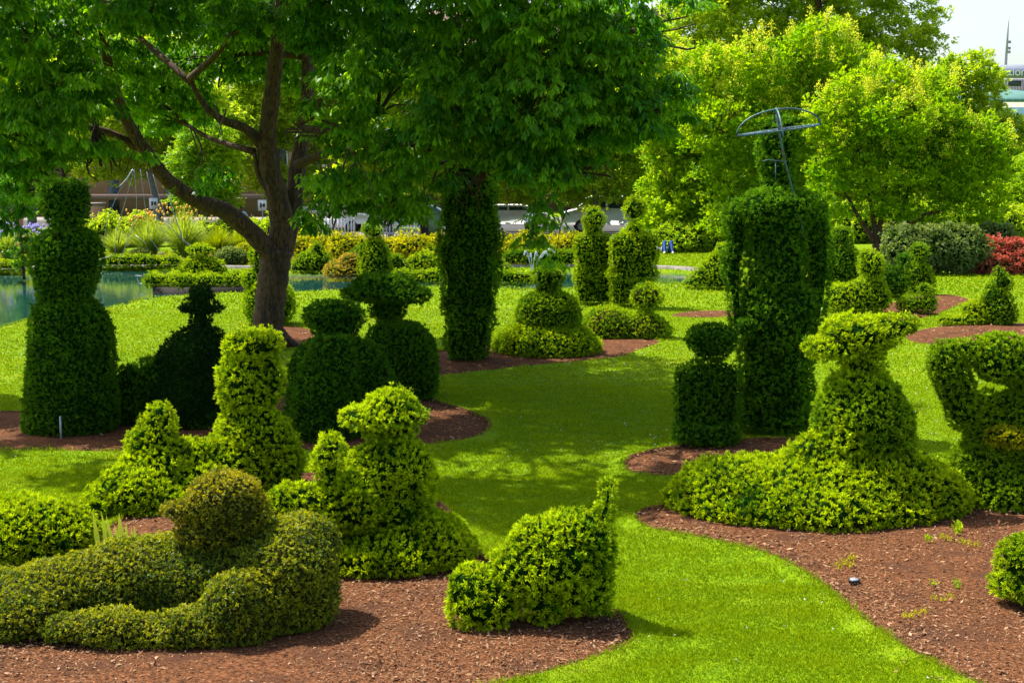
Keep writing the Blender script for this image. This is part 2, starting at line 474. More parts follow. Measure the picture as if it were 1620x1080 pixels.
def dist_poly(poly, X, Y):
    d = np.full(X.shape, 1e9); n = len(poly)
    for i in range(n):
        a = poly[i]; b = poly[(i+1) % n]; e = b - a; l2 = e @ e + 1e-12
        t = np.clip(((X-a[0])*e[0] + (Y-a[1])*e[1]) / l2, 0, 1)
        d = np.minimum(d, np.hypot(X-a[0]-t*e[0], Y-a[1]-t*e[1]))
    return d

def gpoly(px, smooth=True):
    P = catmull(px, 6) if smooth else np.asarray(px, float)
    return np.array([ground(max(-900, min(2600, a)), b)[:2] for a, b in P])

BEDS_PX = {
 'left':  [(-260,650),(40,654),(120,628),(300,612),(480,606),(620,612),(700,640),(745,654),(776,672),(764,690),(716,702),(600,712),(480,716),(200,718),(0,716),(-260,712)],
 'column':[(560,560),(640,556),(690,558),(790,540),(900,538),(1000,536),(1035,540),(1040,546),(1000,560),(978,568),(880,577),(800,586),(720,594),(680,597),(600,592),(555,576)],
 'child': [(988,742),(998,724),(1050,712),(1140,700),(1300,700),(1300,740),(1180,752),(1080,757),(1010,753)],
 'right': [(1006,822),(1020,808),(1090,800),(1300,776),(1500,762),(1700,742),(2100,742),(2100,1190),(1800,1190),(1640,1130),(1560,1092),(1480,1056),(1410,1014),(1360,978),(1310,936),(1250,896),(1180,870),(1090,850),(1030,840)],
 'front': [(-420,900),(-200,884),(100,868),(230,800),(330,762),(480,752),(560,762),(700,800),(770,888),(870,902),(955,955),(1003,1012),(960,1038),(900,1058),(830,1078),(740,1105),(600,1200),(-100,1240),(-500,1200)],
 'edge':  [(1432,532),(1460,520),(1540,512),(1700,510),(1850,516),(1850,540),(1700,545),(1600,543),(1470,544)],
 'dog':   [(1396,488),(1440,470),(1500,466),(1538,476),(1512,484),(1466,500),(1410,506)],
 'tree':  [(350,540),(380,524),(430,515),(480,518),(500,530),(470,544),(400,552)],
 'far_small': [(1060,500),(1100,493),(1160,492),(1180,498),(1120,503)],
}
BEDS = {k: gpoly(v) for k, v in BEDS_PX.items()}
POND = gpoly([(-300,560),(-100,532),(0,515),(60,500),(170,485),(240,471),(350,463),(470,461),(560,456),(700,452),(830,456),(905,455),(1000,448),(1100,448),(1122,440),
              (1108,431),(1040,427),(900,425),(700,426),(470,428),(290,426),(160,424),(0,430),(-150,428),(-300,430)])

def lawn_z(X, Y):
    d = dist_poly(POND, X, Y); ins = inside(POND, X, Y)
    z = 0.02*np.sin(X*.35+1)*np.sin(Y*.22) * np.clip((Y-12)/10, 0, 1)
    z = z * np.clip(d/2, 0, 1)
    z = np.where(ins, -0.55*np.clip(d/.5, 0, 1) - .05, z)
    return z
def axis_vals(a, b, step, far):
    core = np.arange(a, b + step*.5, step)
    ex = np.cumsum(step * 1.35 ** np.arange(1, 60)); ex = ex[ex < far]; ex = np.append(ex, far)
    return core, ex
xs, ex = axis_vals(-22, 18, .3, 2500); gx = np.concatenate([xs[0]-ex[::-1], xs, xs[-1]+ex])
ys, ey = axis_vals(8, 58, .3, 2500); gy = np.concatenate([ys[0]-ex[::-1], ys, ys[-1]+ey])
GX, GY = np.meshgrid(gx, gy, indexing='ij')
GZ = lawn_z(GX, GY)
nx, ny = GX.shape
ii = np.arange(nx*ny).reshape(nx, ny)
GQ = np.stack([ii[:-1, :-1], ii[1:, :-1], ii[1:, 1:], ii[:-1, 1:]], -1).reshape(-1, 4)
M['lawn'] = noisemat('lawn', (.075,.15,.002), (.160,.250,.003), 9, .9, .6, (.16,.215,.005), .7, spec=.05)
o = mesh_obj('lawn', np.stack([GX, GY, GZ], -1).reshape(-1, 3), GQ, M['lawn'], smooth=True)
tag(o, kind='structure')

# water
m, N, L = newmat('pond_water')
out = N.new('ShaderNodeOutputMaterial'); d = N.new('ShaderNodeBsdfPrincipled')
d.inputs['Base Color'].default_value = (.006,.042,.036,1); d.inputs['Roughness'].default_value = .06
d.inputs['IOR'].default_value = 1.33; d.inputs['Specular IOR Level'].default_value = .8
g = N.new('ShaderNodeNewGeometry'); mp = N.new('ShaderNodeMapping'); mp.inputs['Scale'].default_value = (1.2, .5, 1)
n = N.new('ShaderNodeTexNoise'); n.inputs['Scale'].default_value = 5; n.inputs['Detail'].default_value = 3
L.new(g.outputs['Position'], mp.inputs[0]); L.new(mp.outputs[0], n.inputs['Vector'])
b = N.new('ShaderNodeBump'); b.inputs['Strength'].default_value = .10; b.inputs['Distance'].default_value = .03
L.new(n.outputs[0], b.inputs['Height']); L.new(b.outputs[0], d.inputs['Normal']); L.new(d.outputs[0], out.inputs[0])
M['water'] = m
def ngon_sheet(name, poly, z, mat, parent=None):
    import mathutils.geometry as mg
    tris = mg.tessellate_polygon([[Vector((p[0], p[1], 0)) for p in poly]])
    V = np.column_stack([poly, np.full(len(poly), z)])
    T = np.array(tris)
    n = np.cross(V[T[:, 1]]-V[T[:, 0]], V[T[:, 2]]-V[T[:, 0]])[:, 2]
    T[n < 0] = T[n < 0][:, ::-1]
    return mesh_obj(name, V, T, mat, parent)
c = POND.mean(0)
big = c + (POND - c)
tag(ngon_sheet('pond_water', big, -.10, M['water']), kind='structure')
# mulch beds: one slightly raised grid sheet each, with a crumbly surface
def bed_sheet(key, poly):
    lo, hi = poly.min(0), poly.max(0)
    near = lo[1] < 20
    st = .10 if near else .25
    X, Y = np.meshgrid(np.arange(lo[0]-st, hi[0]+st, st), np.arange(lo[1]-st, hi[1]+st, st), indexing='ij')
    ins = inside(poly, X, Y); d = dist_poly(poly, X, Y)
    w = Waves(len(key)*7, 1, 4); w2 = Waves(len(key)*3+1, 9, 22)
    P = np.stack([X, Y, 0*X], -1).reshape(-1, 3)
    Z = lawn_z(X, Y) + .008 + np.clip(d, 0, .5)*.06 + (w(P)*.015 + w2(P)*.005).reshape(X.shape)*np.clip(d*3, 0, 1)
    # pull outside vertices next to the border onto it
    okv = ins.copy()
    near_b = (~ins) & (d < st*1.5)
    idxs = np.argwhere(near_b)
    E = np.roll(poly, -1, 0) - poly
    for i, j in idxs:
        p = np.array([X[i, j], Y[i, j]]); t = np.clip(((p-poly)*E).sum(1)/((E*E).sum(1)+1e-12), 0, 1)
        q = poly + t[:, None]*E; k = np.argmin(((q-p)**2).sum(1)); X[i, j], Y[i, j] = q[k]; Z[i, j] = lawn_z(q[k][0:1], q[k][1:2])[0] + .006
    okv |= near_b
    id_ = np.arange(X.size).reshape(X.shape)
    Q = np.stack([id_[:-1, :-1], id_[1:, :-1], id_[1:, 1:], id_[:-1, 1:]], -1).reshape(-1, 4)
    a = ins.ravel(); o_ = okv.ravel()
    Q = Q[a[Q].any(1) & o_[Q].all(1)]
    use = np.unique(Q); mp = -np.ones(X.size, int); mp[use] = np.arange(len(use))
    V = np.stack([X, Y, Z], -1).reshape(-1, 3)[use]
    o = mesh_obj('mulch_bed', V, mp[Q], M['mulch'], smooth=True)
    tag(o, kind='structure')
for k, p in BEDS.items(): bed_sheet(k, p)

def in_any_bed(X, Y, marg=0):
    c = np.zeros(X.shape, bool)
    for p in BEDS.values(): c |= inside(p, X, Y)
    return c
NEAR_BEDS = ['left', 'front', 'right', 'child', 'column']
LIP = .045
def lip(key):
    P = BEDS[key]; seg = np.linalg.norm(np.roll(P, -1, 0)-P, axis=1); cum = np.concatenate([[0], np.cumsum(seg)])
    m = int(cum[-1]/.12); t = np.linspace(0, cum[-1], m, endpoint=False); PP = np.vstack([P, P[:1]])
    E = np.stack([np.interp(t, cum, PP[:, 0]), np.interp(t, cum, PP[:, 1])], 1)
    T = np.roll(E, -1, 0) - np.roll(E, 1, 0); T /= np.linalg.norm(T, axis=1)[:, None]; Nn = np.stack([T[:, 1], -T[:, 0]], 1)
    x, y = P[:, 0], P[:, 1]; area = (x*np.roll(y, -1) - np.roll(x, -1)*y).sum()
    if area < 0: Nn = -Nn
    w = Waves(len(key)*5, 3, 11)(np.column_stack([E, 0*t])); E = E + Nn*(.012*w)[:, None]
    rings = []
    for o_, z in ((-.03, -.01), (-.012, LIP*.55), (.02, LIP), (.10, LIP*.7), (.24, .002)):
        q = E + Nn*o_; rings.append(np.column_stack([q, lawn_z(q[:, 0], q[:, 1])*(o_ > .2) + z*(1+.2*w*(o_ < .2))]))
    V = np.vstack(rings); i = np.arange(m); j = (i+1) % m
    Q = np.vstack([np.stack([k*m+i, k*m+j, (k+1)*m+j, (k+1)*m+i], 1) for k in range(4)])
    if area > 0: pass
    mi = np.repeat([1, 1, 0, 0], m)
    tag(mesh_obj('lawn_edge', V, Q, [M['lawn'], M['mulch']], midx=mi, smooth=True), kind='structure')
for _k in NEAR_BEDS: lip(_k)
def frustum_pts(y0, y1, n, r, pad=1.15):
    """uniform ground points inside the widened view between the two distances"""
    Y = np.sqrt(r.uniform(y0**2, y1**2, n)); X = r.uniform(-1, 1, n) * (Y * .36 * pad + .4)
    return X, Y
# grass blades
def grass(y0, y1, per, L, W, seed):
    r = np.random.default_rng(seed)
    area = .36*1.15*(y1**2 - y0**2)
    n = int(area * per); X, Y = frustum_pts(y0, y1, n, r)
    J = r.normal(0, .022, (2, n))*min(1, y0/12); keep = ~in_any_bed(X+J[0], Y+J[1]) & ~inside(POND, X, Y); X, Y = X[keep], Y[keep]; n = len(X)
    P = np.stack([X, Y, lawn_z(X, Y) - .004], 1)
    dl = np.full(n, 9.)
    if y0 < 26:
        for kk_ in NEAR_BEDS:
            pl = BEDS[kk_]; sel = (X > pl[:, 0].min()-.3) & (X < pl[:, 0].max()+.3) & (Y > pl[:, 1].min()-.3) & (Y < pl[:, 1].max()+.3)
            if sel.any(): dl[sel] = np.minimum(dl[sel], dist_poly(pl, X[sel], Y[sel]))
    P[:, 2] += LIP*np.clip(1 - dl/.24, 0, 1)
    w = Waves(3, .5, 2.5)(P); w2 = Waves(13, 5, 14)(P)
    lean = rnd_unit(r, n); lean[:, 2] = np.abs(lean[:, 2])*.4 + .75; lean[:, 0] += .25*w; lean[:, 1] += .2*w2
    lean /= np.linalg.norm(lean, axis=1)[:, None]
    V, Q, tip = quads_from(P, lean, L*r.uniform(.4, 1.35, n)*(1+.35*w2)*(1 + .7*np.exp(-dl/.05)), np.full(n, W), r, .1)
    w3 = Waves(23, .25, .9)(P); rv = np.repeat(np.clip(.5 + .20*w + .20*w2 + .18*w3 + r.normal(0, .22, n), 0, 1), 4)
    nb = np.repeat(np.clip(.30 + .12*w2 - .12*w3 + r.normal(0, .18, n), 0, 1), 4)
    return V, Q, np.stack([rv, tip, nb], 1)
GG = [grass(9.6, 13, 9000, .034, .0075, 1), grass(13, 18, 5000, .036, .009, 5), grass(18, 25, 1800, .042, .013, 2), grass(25, 38, 500, .05, .022, 3), grass(38, 62, 110, .08, .045, 4)]
off = 0; VV = []; QQ = []; CC = []
for V, Q, C_ in GG: VV.append(V); QQ.append(Q + off); CC.append(C_); off += len(V)
tag(mesh_obj('grass', np.vstack(VV), np.vstack(QQ), M['blade'], col=np.vstack(CC)), kind='stuff')
M['clover'] = noisemat('clover', (.55,.56,.48), (.72,.72,.66), 10, .8)
def clover():
    r = np.random.default_rng(17); X, Y = frustum_pts(10, 45, 2600, r)
    w = Waves(71, .4, 1.2)(np.stack([X, Y, 0*X], 1)); k = (w > .1) & ~in_any_bed(X, Y) & ~inside(POND, X, Y); X, Y = X[k], Y[k]; n = len(X)
    P = np.repeat(np.stack([X, Y, lawn_z(X, Y)+.03], 1), 6, 0); D = rnd_unit(r, 6*n); sz = np.repeat(.007 + Y*.00035, 6)
    V, Q, tip = quads_from(P, D, sz, sz*.8, r); tag(mesh_obj('clover_flowers', V, Q, M['clover']), kind='stuff')
clover()
# wood chips
def chips():
    r = np.random.default_rng(5); VV = []; QQ = []; CC = []; off = 0
    for (y0, y1, per, L) in ((9.6, 13, 2600, .030), (13, 18, 1500, .034), (18, 26, 420, .045), (26, 40, 80, .07)):
        area = .36*1.15*(y1**2-y0**2); X, Y = frustum_pts(y0, y1, int(area*per), r)
        J = r.normal(0, 1, (2, len(X)))*(.02 + .10*(r.uniform(0, 1, len(X)) < .25)); k = in_any_bed(X+J[0], Y+J[1]); X, Y = X[k], Y[k]; n = len(X)
        P = np.stack([X, Y, .022 + r.uniform(0, .03, n)], 1)
        D = rnd_unit(r, n); D[:, 2] *= .28; D /= np.linalg.norm(D, axis=1)[:, None]
        ln = L*r.uniform(.35, 1.2, n)*(1 + 1.1*(r.uniform(0, 1, n) < .12))
        side = rnd_unit(r, n)*.35 + np.array([0, 0, 1.])
        V, Q, tip = quads_from(P, D, ln, ln*r.uniform(.2, .45, n), r, .1, side=side)
        rv = np.repeat(r.beta(.8, 1.2, n), 4); nb = np.repeat(r.beta(.5, 2.2, n), 4)
        VV.append(V); QQ.append(Q+off); CC.append(np.stack([rv, np.ones(len(V)), nb], 1)); off += len(V)
    tag(mesh_obj('wood_chips', np.vstack(VV), np.vstack(QQ), M['chips'], col=np.vstack(CC)), kind='stuff')
chips()

# =============================================================== TOPIARY FIGURES
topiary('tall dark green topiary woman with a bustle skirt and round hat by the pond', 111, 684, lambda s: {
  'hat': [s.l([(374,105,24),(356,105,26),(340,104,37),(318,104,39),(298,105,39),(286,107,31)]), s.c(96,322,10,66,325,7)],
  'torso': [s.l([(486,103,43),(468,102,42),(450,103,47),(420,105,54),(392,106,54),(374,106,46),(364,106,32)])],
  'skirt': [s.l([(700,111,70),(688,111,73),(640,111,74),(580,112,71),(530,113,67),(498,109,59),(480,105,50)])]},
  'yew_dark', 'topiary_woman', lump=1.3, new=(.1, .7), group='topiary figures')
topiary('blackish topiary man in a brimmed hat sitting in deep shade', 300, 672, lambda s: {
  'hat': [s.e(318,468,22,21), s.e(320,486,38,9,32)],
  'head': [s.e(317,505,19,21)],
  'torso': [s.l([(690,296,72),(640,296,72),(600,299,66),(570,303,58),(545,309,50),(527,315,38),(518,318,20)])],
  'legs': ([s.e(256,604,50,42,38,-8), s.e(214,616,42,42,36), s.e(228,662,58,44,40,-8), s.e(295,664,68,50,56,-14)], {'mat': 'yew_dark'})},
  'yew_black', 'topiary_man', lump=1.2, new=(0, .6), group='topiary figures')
topiary('light green topiary woman in a flat topped hat with a long lap', 408, 772, lambda s: {
  'hat': [s.l([(564,396,38),(552,397,49),(540,398,50),(530,398,47)])],
  'head': [s.l([(646,396,36),(630,397,50),(606,396,57),(586,394,52),(566,394,38)])],
  'torso': [s.l([(800,408,70),(770,408,73),(730,410,73),(700,409,68),(668,404,56),(645,400,36)])],
  'lap': [s.c(360,735,48,240,742,46,-40,-100), s.c(250,752,58,150,815,34,-100,-190), s.e(310,775,76,54,70,-90), s.c(256,656,19,242,704,42,-90), s.e(212,785,66,54,60,-150), s.e(250,800,70,40,60,-150)]},
  'yew_bright', 'topiary_woman', lump=1.7, new=(.25, 1.3), Lf=1.15, group='topiary figures', stem=[(205,800,6),(230,800,5)])
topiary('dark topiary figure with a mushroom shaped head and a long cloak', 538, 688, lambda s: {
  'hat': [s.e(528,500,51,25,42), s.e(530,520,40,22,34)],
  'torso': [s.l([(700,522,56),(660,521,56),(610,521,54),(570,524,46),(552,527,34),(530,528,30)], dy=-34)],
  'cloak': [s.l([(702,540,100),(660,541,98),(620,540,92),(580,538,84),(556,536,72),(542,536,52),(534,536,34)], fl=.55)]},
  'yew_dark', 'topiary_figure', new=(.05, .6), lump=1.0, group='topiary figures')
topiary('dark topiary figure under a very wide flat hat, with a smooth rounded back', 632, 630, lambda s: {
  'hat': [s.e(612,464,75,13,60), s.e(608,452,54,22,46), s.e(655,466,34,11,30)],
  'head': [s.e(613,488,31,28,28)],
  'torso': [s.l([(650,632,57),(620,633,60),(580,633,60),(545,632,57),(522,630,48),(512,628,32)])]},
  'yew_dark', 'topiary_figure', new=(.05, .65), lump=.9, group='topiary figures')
topiary('bright green topiary woman in a broad hat holding a small pet on her lap', 606, 884, lambda s: {
  'hat': [s.e(608,657,75,18,62), s.e(622,635,42,20,40)],
  'head': [s.e(618,680,48,20,42)],
  'torso': [s.l([(860,604,76),(820,606,80),(780,608,80),(748,614,76),(722,622,66),(706,624,48),(698,624,36)])],
  'arms': [s.e(566,790,46,52,46,-52), s.c(522,704,20,518,762,21,-70), s.e(510,726,19,17,18,-70), s.e(640,800,38,60,40,-46)],
  'lap': [s.c(560,800,40,466,800,36,-70), s.e(452,800,38,34,40,-70)],
  'skirt': [s.e(600,876,160,70,140), s.e(660,872,100,68,100,-20), s.e(520,886,104,58,90,-40)]},
  'yew_bright', 'topiary_woman', lump=1.5, new=(.25, 1.3), Lf=1.1, group='topiary figures')
topiary('small green topiary figure standing behind the big tree trunk at the pond edge', 424, 512, lambda s: {
  'head': [s.e(412,402,22,16), s.e(410,424,15,18)],
  'torso': [s.l([(470,420,22),(450,410,24),(438,404,20)]), s.e(396,440,14,13)],
  'skirt': [s.e(425,480,41,40)]}, 'box_green', 'topiary_figure', new=(.1, .8), group='topiary figures')
topiary('olive brown clipped topiary man lying down with a round capped head', 290, 988, lambda s: {
  'head': [s.e(352,798,66,55,60), s.e(286,806,46,25,38), s.e(325,840,58,26,48)],
  'body': ([s.e(322,902,178,66,96,30), s.e(215,902,80,42,60,20), s.e(452,896,86,80,92,0), s.e(130,932,130,54,84,20), s.e(15,972,90,72,84,0), s.e(480,856,60,44,56,24), s.e(390,866,64,36,50,30), s.e(240,945,150,30,44,-6), s.e(40,985,64,60,60,-60)], {'mat': 'box_brown'}),
  'arm': ([s.c(102,994,30,280,1000,42,-100,-104), s.e(180,994,62,36,42,-108), s.e(290,994,54,42,44,-108), s.c(300,1000,44,375,978,62,-104,-90), s.c(375,958,66,468,938,68,-90,-20), s.e(440,925,74,70,60,-40)], {'mat': 'box_brown'})},
  'box_head', 'topiary_man', core='core_brown', style='box', lump=2.4, dens=1.5, K=13, Lf=.95, new=(-.1, 1.0), group='topiary figures',
  stem=[(345,850,9)])
topiary('bright green rounded dome shrub cut off by the left edge of the photo', 40, 876, lambda s: {
  'crown': [s.e(40,862,118,82,96), s.e(115,880,55,45,50)]}, 'yew_bright', 'dome_shrub', 'shrub', Lf=1.15, new=(.3, 1.3), lump=1.3)
topiary('bright green topiary dog sniffing the mulch with its tail raised, front centre', 860, 984, lambda s: {
  'head': [s.e(768,952,58,58,50,-24), s.e(745,930,40,38,36,-24)],
  'body': [s.c(822,900,56,905,872,68,0), s.e(925,862,52,62,48), s.e(850,866,56,56,48), s.e(880,925,62,44,44)],
  'leg': [s.c(862,930,44,866,998,34,-28)],
  'leg_back': ([s.c(934,895,40,938,975,30,10)], {'as_': 'leg'}),
  'tail': [s.c(954,815,21,962,780,18,8), s.e(962,768,23,21,20,8)]},
  'yew_bright', 'topiary_dog', Lf=1.3, lump=1.9, new=(.3, 1.35), group='topiary figures', stem=[(945,960,5),(862,985,5)])
topiary('tall shaggy topiary column shaped like a standing figure, under the hanging branches', 741, 570, lambda s: {
  'body': [s.l([(500,741,37),(470,742,40),(430,745,44),(380,745,44),(340,744,43),(310,742,42),(285,742,40),(262,742,34),(250,742,22)]),
           ],
  'skirt': ([s.l([(580,740,33),(550,741,35),(520,741,36),(495,741,38),(480,741,34)])], {})},
  'yew_dark', 'topiary_column', new=(.2, 1.0), lump=3.2, group='topiary figures', stem=[(712,560,3),(742,560,4),(765,560,3)])
topiary('topiary woman seated on a smooth low dome skirt, middle of the lawn, flat topped head', 866, 558, lambda s: {
  'head': [s.l([(464,868,18),(450,867,19),(442,868,25),(432,868,26),(425,868,24)])],
  'torso': [s.l([(518,869,46),(505,869,51),(488,868,49),(474,868,43),(464,868,30)])],
  'skirt': ([s.e(865,556,88,52,84)], {'mat': 'box_green'})},
  'yew_mid', 'topiary_woman', new=(.2, .9), lump=.8, group='topiary figures')
topiary('low mounded topiary animal with a ball head, right behind the dome skirted woman', 990, 534, lambda s: {
  'body': [s.e(962,528,46,44,44), s.e(1015,532,47,40,42)], 'head': [s.e(1024,470,26,22,24)]},
  'box_green', 'topiary_animal', core='core_brown', new=(.1, .9), lump=1.1, group='topiary figures')
def soldier(s, cx, w, ht, y0, leg0, leg1):
    return {'head': [s.e(cx+1, ht+14, 18, 17), s.e(cx, ht+14, 15, 21)],
     'neck': [s.e(cx, y0-3, 14, 13)],
     'torso': [s.l([(y0+74,cx,w*1.02),(y0+64,cx,w*1.06),(y0+58,cx,w*.86),(y0+40,cx,w*.98),(y0+14,cx,w*1.0),(y0+5,cx,w*.86)], fl=.6)],
     'legs': [s.l([(y0+125,leg0,15),(y0+55,leg0,16)]), s.l([(y0+125,leg1,16),(y0+55,leg1,17)])]}
topiary('left and slimmer one of the two standing topiary soldiers beside the pond', 938, 483, lambda s: soldier(s, 938, 31, 334, 367, 925, 951), 'yew_bright', 'topiary_soldier', new=(.25, .95), lump=.8, group='pair of topiary soldiers')  # brighter yew on both soldiers: sunlight put into the leaf colour
topiary('right and broader one of the two standing topiary soldiers beside the pond', 1002, 487, lambda s: soldier(s, 1003, 41, 316, 368, 981, 1012), 'yew_bright', 'topiary_soldier', new=(.25, .95), lump=.8, group='pair of topiary soldiers')
topiary('yellow green slanting topiary figure leaning back, half hidden behind the tall umbrella man', 1118, 458, lambda s: {
  'body': [s.c(1084,452,6,1130,432,20,0), s.c(1090,447,7,1150,405,20,6), s.c(1100,455,8,1150,448,14,-8)], 'head': [s.e(1144,395,14,13)]},
  'box_green', 'topiary_figure', new=(.3, 1), lump=.8, group='topiary figures')
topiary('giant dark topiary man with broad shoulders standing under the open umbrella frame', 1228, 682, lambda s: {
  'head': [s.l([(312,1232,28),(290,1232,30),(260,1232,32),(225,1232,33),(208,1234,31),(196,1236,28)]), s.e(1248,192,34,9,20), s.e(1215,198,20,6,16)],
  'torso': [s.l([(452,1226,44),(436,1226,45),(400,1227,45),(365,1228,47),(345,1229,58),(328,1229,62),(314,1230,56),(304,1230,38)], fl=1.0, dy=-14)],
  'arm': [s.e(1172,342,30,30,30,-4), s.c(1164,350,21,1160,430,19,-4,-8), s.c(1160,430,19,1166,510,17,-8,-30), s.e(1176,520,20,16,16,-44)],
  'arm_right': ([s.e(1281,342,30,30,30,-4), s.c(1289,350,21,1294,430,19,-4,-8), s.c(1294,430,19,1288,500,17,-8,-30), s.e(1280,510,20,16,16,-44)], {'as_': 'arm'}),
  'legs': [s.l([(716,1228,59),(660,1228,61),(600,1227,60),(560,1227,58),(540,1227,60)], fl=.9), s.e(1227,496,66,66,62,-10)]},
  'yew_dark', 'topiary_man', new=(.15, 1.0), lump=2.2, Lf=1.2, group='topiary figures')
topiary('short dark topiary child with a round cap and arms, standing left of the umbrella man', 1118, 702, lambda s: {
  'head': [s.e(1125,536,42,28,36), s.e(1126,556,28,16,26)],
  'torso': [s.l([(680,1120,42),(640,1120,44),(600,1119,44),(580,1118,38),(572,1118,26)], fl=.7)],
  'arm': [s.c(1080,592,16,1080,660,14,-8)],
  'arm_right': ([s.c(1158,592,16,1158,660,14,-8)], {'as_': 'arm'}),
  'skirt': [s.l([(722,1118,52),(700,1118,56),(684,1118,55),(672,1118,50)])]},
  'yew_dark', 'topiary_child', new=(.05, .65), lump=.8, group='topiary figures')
topiary('light green topiary woman in a huge tilted hat with the widest spreading skirt', 1290, 806, lambda s: {
  'hat': [s.e(1322,550,56,20,48), s.e(1365,526,68,27,56), s.e(1418,513,42,20,36), s.e(1352,548,52,18,44)],
  'head': [s.e(1366,574,36,26,32), s.l([(640,1364,60),(610,1362,50),(590,1363,44)])],
  'torso': ([s.l([(712,1366,74),(695,1367,80),(670,1367,82),(645,1366,78),(622,1364,66),(606,1363,50),(598,1362,38)])], {'mat': 'yew_mid', 'Lf': 1.1}),  # darker yew here: the shade under the hat is put into the leaf colour
  'arm': [s.c(1330,648,12,1345,690,30,-55), s.e(1346,700,38,24,34,-50)],
  'skirt': [s.e(1285,802,240,80,160), s.e(1345,782,168,84,130), s.e(1165,782,108,62,94), s.e(1452,790,82,74,92), s.e(1300,712,50,34,40,-10)]},
  'yew_bright', 'topiary_woman', new=(.25, 1.3), lump=1.5, Lf=1.25, dens=.95, group='topiary figures')
topiary('bending topiary figure with a tuft of yellow shoots at its waist', 1580, 796, lambda s: {
  'arm': [s.c(1496,568,28,1524,650,31,4), s.c(1500,560,23,1560,554,22,4), s.e(1494,578,28,26,26,4)],
  'head': [s.e(1588,567,54,40,48), s.e(1630,584,46,44,44)],
  'torso': [s.e(1612,650,52,40,46), s.c(1560,640,26,1566,720,44,6), s.e(1625,690,66,58,54)],
  'waist': ([s.e(1598,690,44,22,34,-36)], {'mat': 'gold_leaf'}),
  'skirt': [s.e(1600,780,98,66,88), s.e(1552,740,52,48,56), s.e(1660,790,96,80,90)]},
  'yew_mid', 'topiary_figure', new=(.3, 1), lump=1.3, group='topiary figures')
topiary('bright green shrub with two bulges cut off by the right edge of the photo', 1640, 962, lambda s: {
  'crown': [s.e(1634,884,54,44,50), s.e(1628,936,60,48,54), s.e(1700,900,60,80,64,20), s.e(1690,960,80,40,70,10), s.e(1715,820,34,34,34,20)]}, 'yew_bright', 'ball_shrub', 'shrub', Lf=1.2, new=(.3, 1), lump=1.3, zc=.12, stem=[(1640,950,6)])
topiary('dark green layered topiary figure just right of the giant umbrella man, in the back', 1330, 446, lambda s: {
  'head': [s.e(1330,368,17,10), s.e(1330,384,20,9)], 'body': [s.l([(452,1330,27),(430,1330,26),(410,1330,25),(395,1330,22)]), s.e(1330,408,25,6), s.e(1330,428,28,6)]},
  'yew_mid', 'topiary_figure', new=(.1, .7), group='topiary figures')
topiary('yellow green topiary figure with a ball head and folded knees, right of the umbrella man', 1352, 494, lambda s: {
  'head': [s.e(1380,420,20,22), s.e(1372,402,12,5)], 'body': [s.e(1385,468,18,30,20), s.e(1356,472,26,28,28,-6), s.e(1330,474,24,26,26), s.e(1392,474,16,14,14,-16)]},
  'box_green', 'topiary_figure', new=(.3, 1), group='topiary figures')
topiary('slim topiary figure with a flat ball head, standing on the bright back lawn', 1454, 466, lambda s: {
  'head': [s.e(1454,396,17,13), s.e(1454,409,11,8)], 'body': [s.l([(470,1455,20),(450,1455,21),(428,1454,20),(416,1454,15)]), s.e(1434,428,6,14)]},
  'yew_mid', 'topiary_figure', new=(.3, .95), group='topiary figures')
topiary('small topiary dog with a ball head lying in front of the slim figure', 1450, 496, lambda s: {
  'body': [s.e(1446,482,28,16,20), s.e(1468,480,13,18,16)], 'head': [s.e(1464,457,13,11)]}, 'yew_mid', 'topiary_dog', new=(.3, .95), group='topiary figures')
topiary('dark leaning shrub between the folded knee figure and the slim figure', 1412, 472, lambda s: {
  'crown': [s.e(1413,450,22,24,24), s.e(1402,440,16,24,20), s.e(1430,410,10,9), s.e(1422,430,12,10)]}, 'yew_dark', 'clipped_shrub', 'shrub', new=(.1, .6))
topiary('dull olive ball shrub standing under the spreading tree on the right', 1408, 428, lambda s: {
  'crown': [s.e(1408,404,19,21)]}, 'yew_dark', 'clipped_shrub', 'shrub', new=(.1, .8), stem=[(1408,420,2)])
topiary('green topiary figure with a pointed twisted top on the far right lawn', 1582, 514, lambda s: {
  'body': [s.l([(520,1582,25),(500,1582,26),(480,1580,24),(462,1579,16),(452,1580,11)]), s.c(1560,478,7,1572,450,8)],
  'head': [s.c(1580,428,6,1586,446,15), s.e(1594,446,9,6)]}, 'yew_mid', 'topiary_figure', new=(.1, .8), lump=1.4, group='topiary figures', stem=[(1570,505,1.2),(1600,505,1.2)])
topiary('pair of low yellow green cushions clipped in front of the pointed topiary', 1524, 514, lambda s: {
  'cushion': [s.e(1546,492,28,17,22,12)], 'cushion_front': ([s.e(1534,508,30,13,20), s.e(1500,507,20,10,16)], {'as_': 'cushion'})},
  'box_green', 'clipped_cushion', 'shrub', new=(.4, 1))

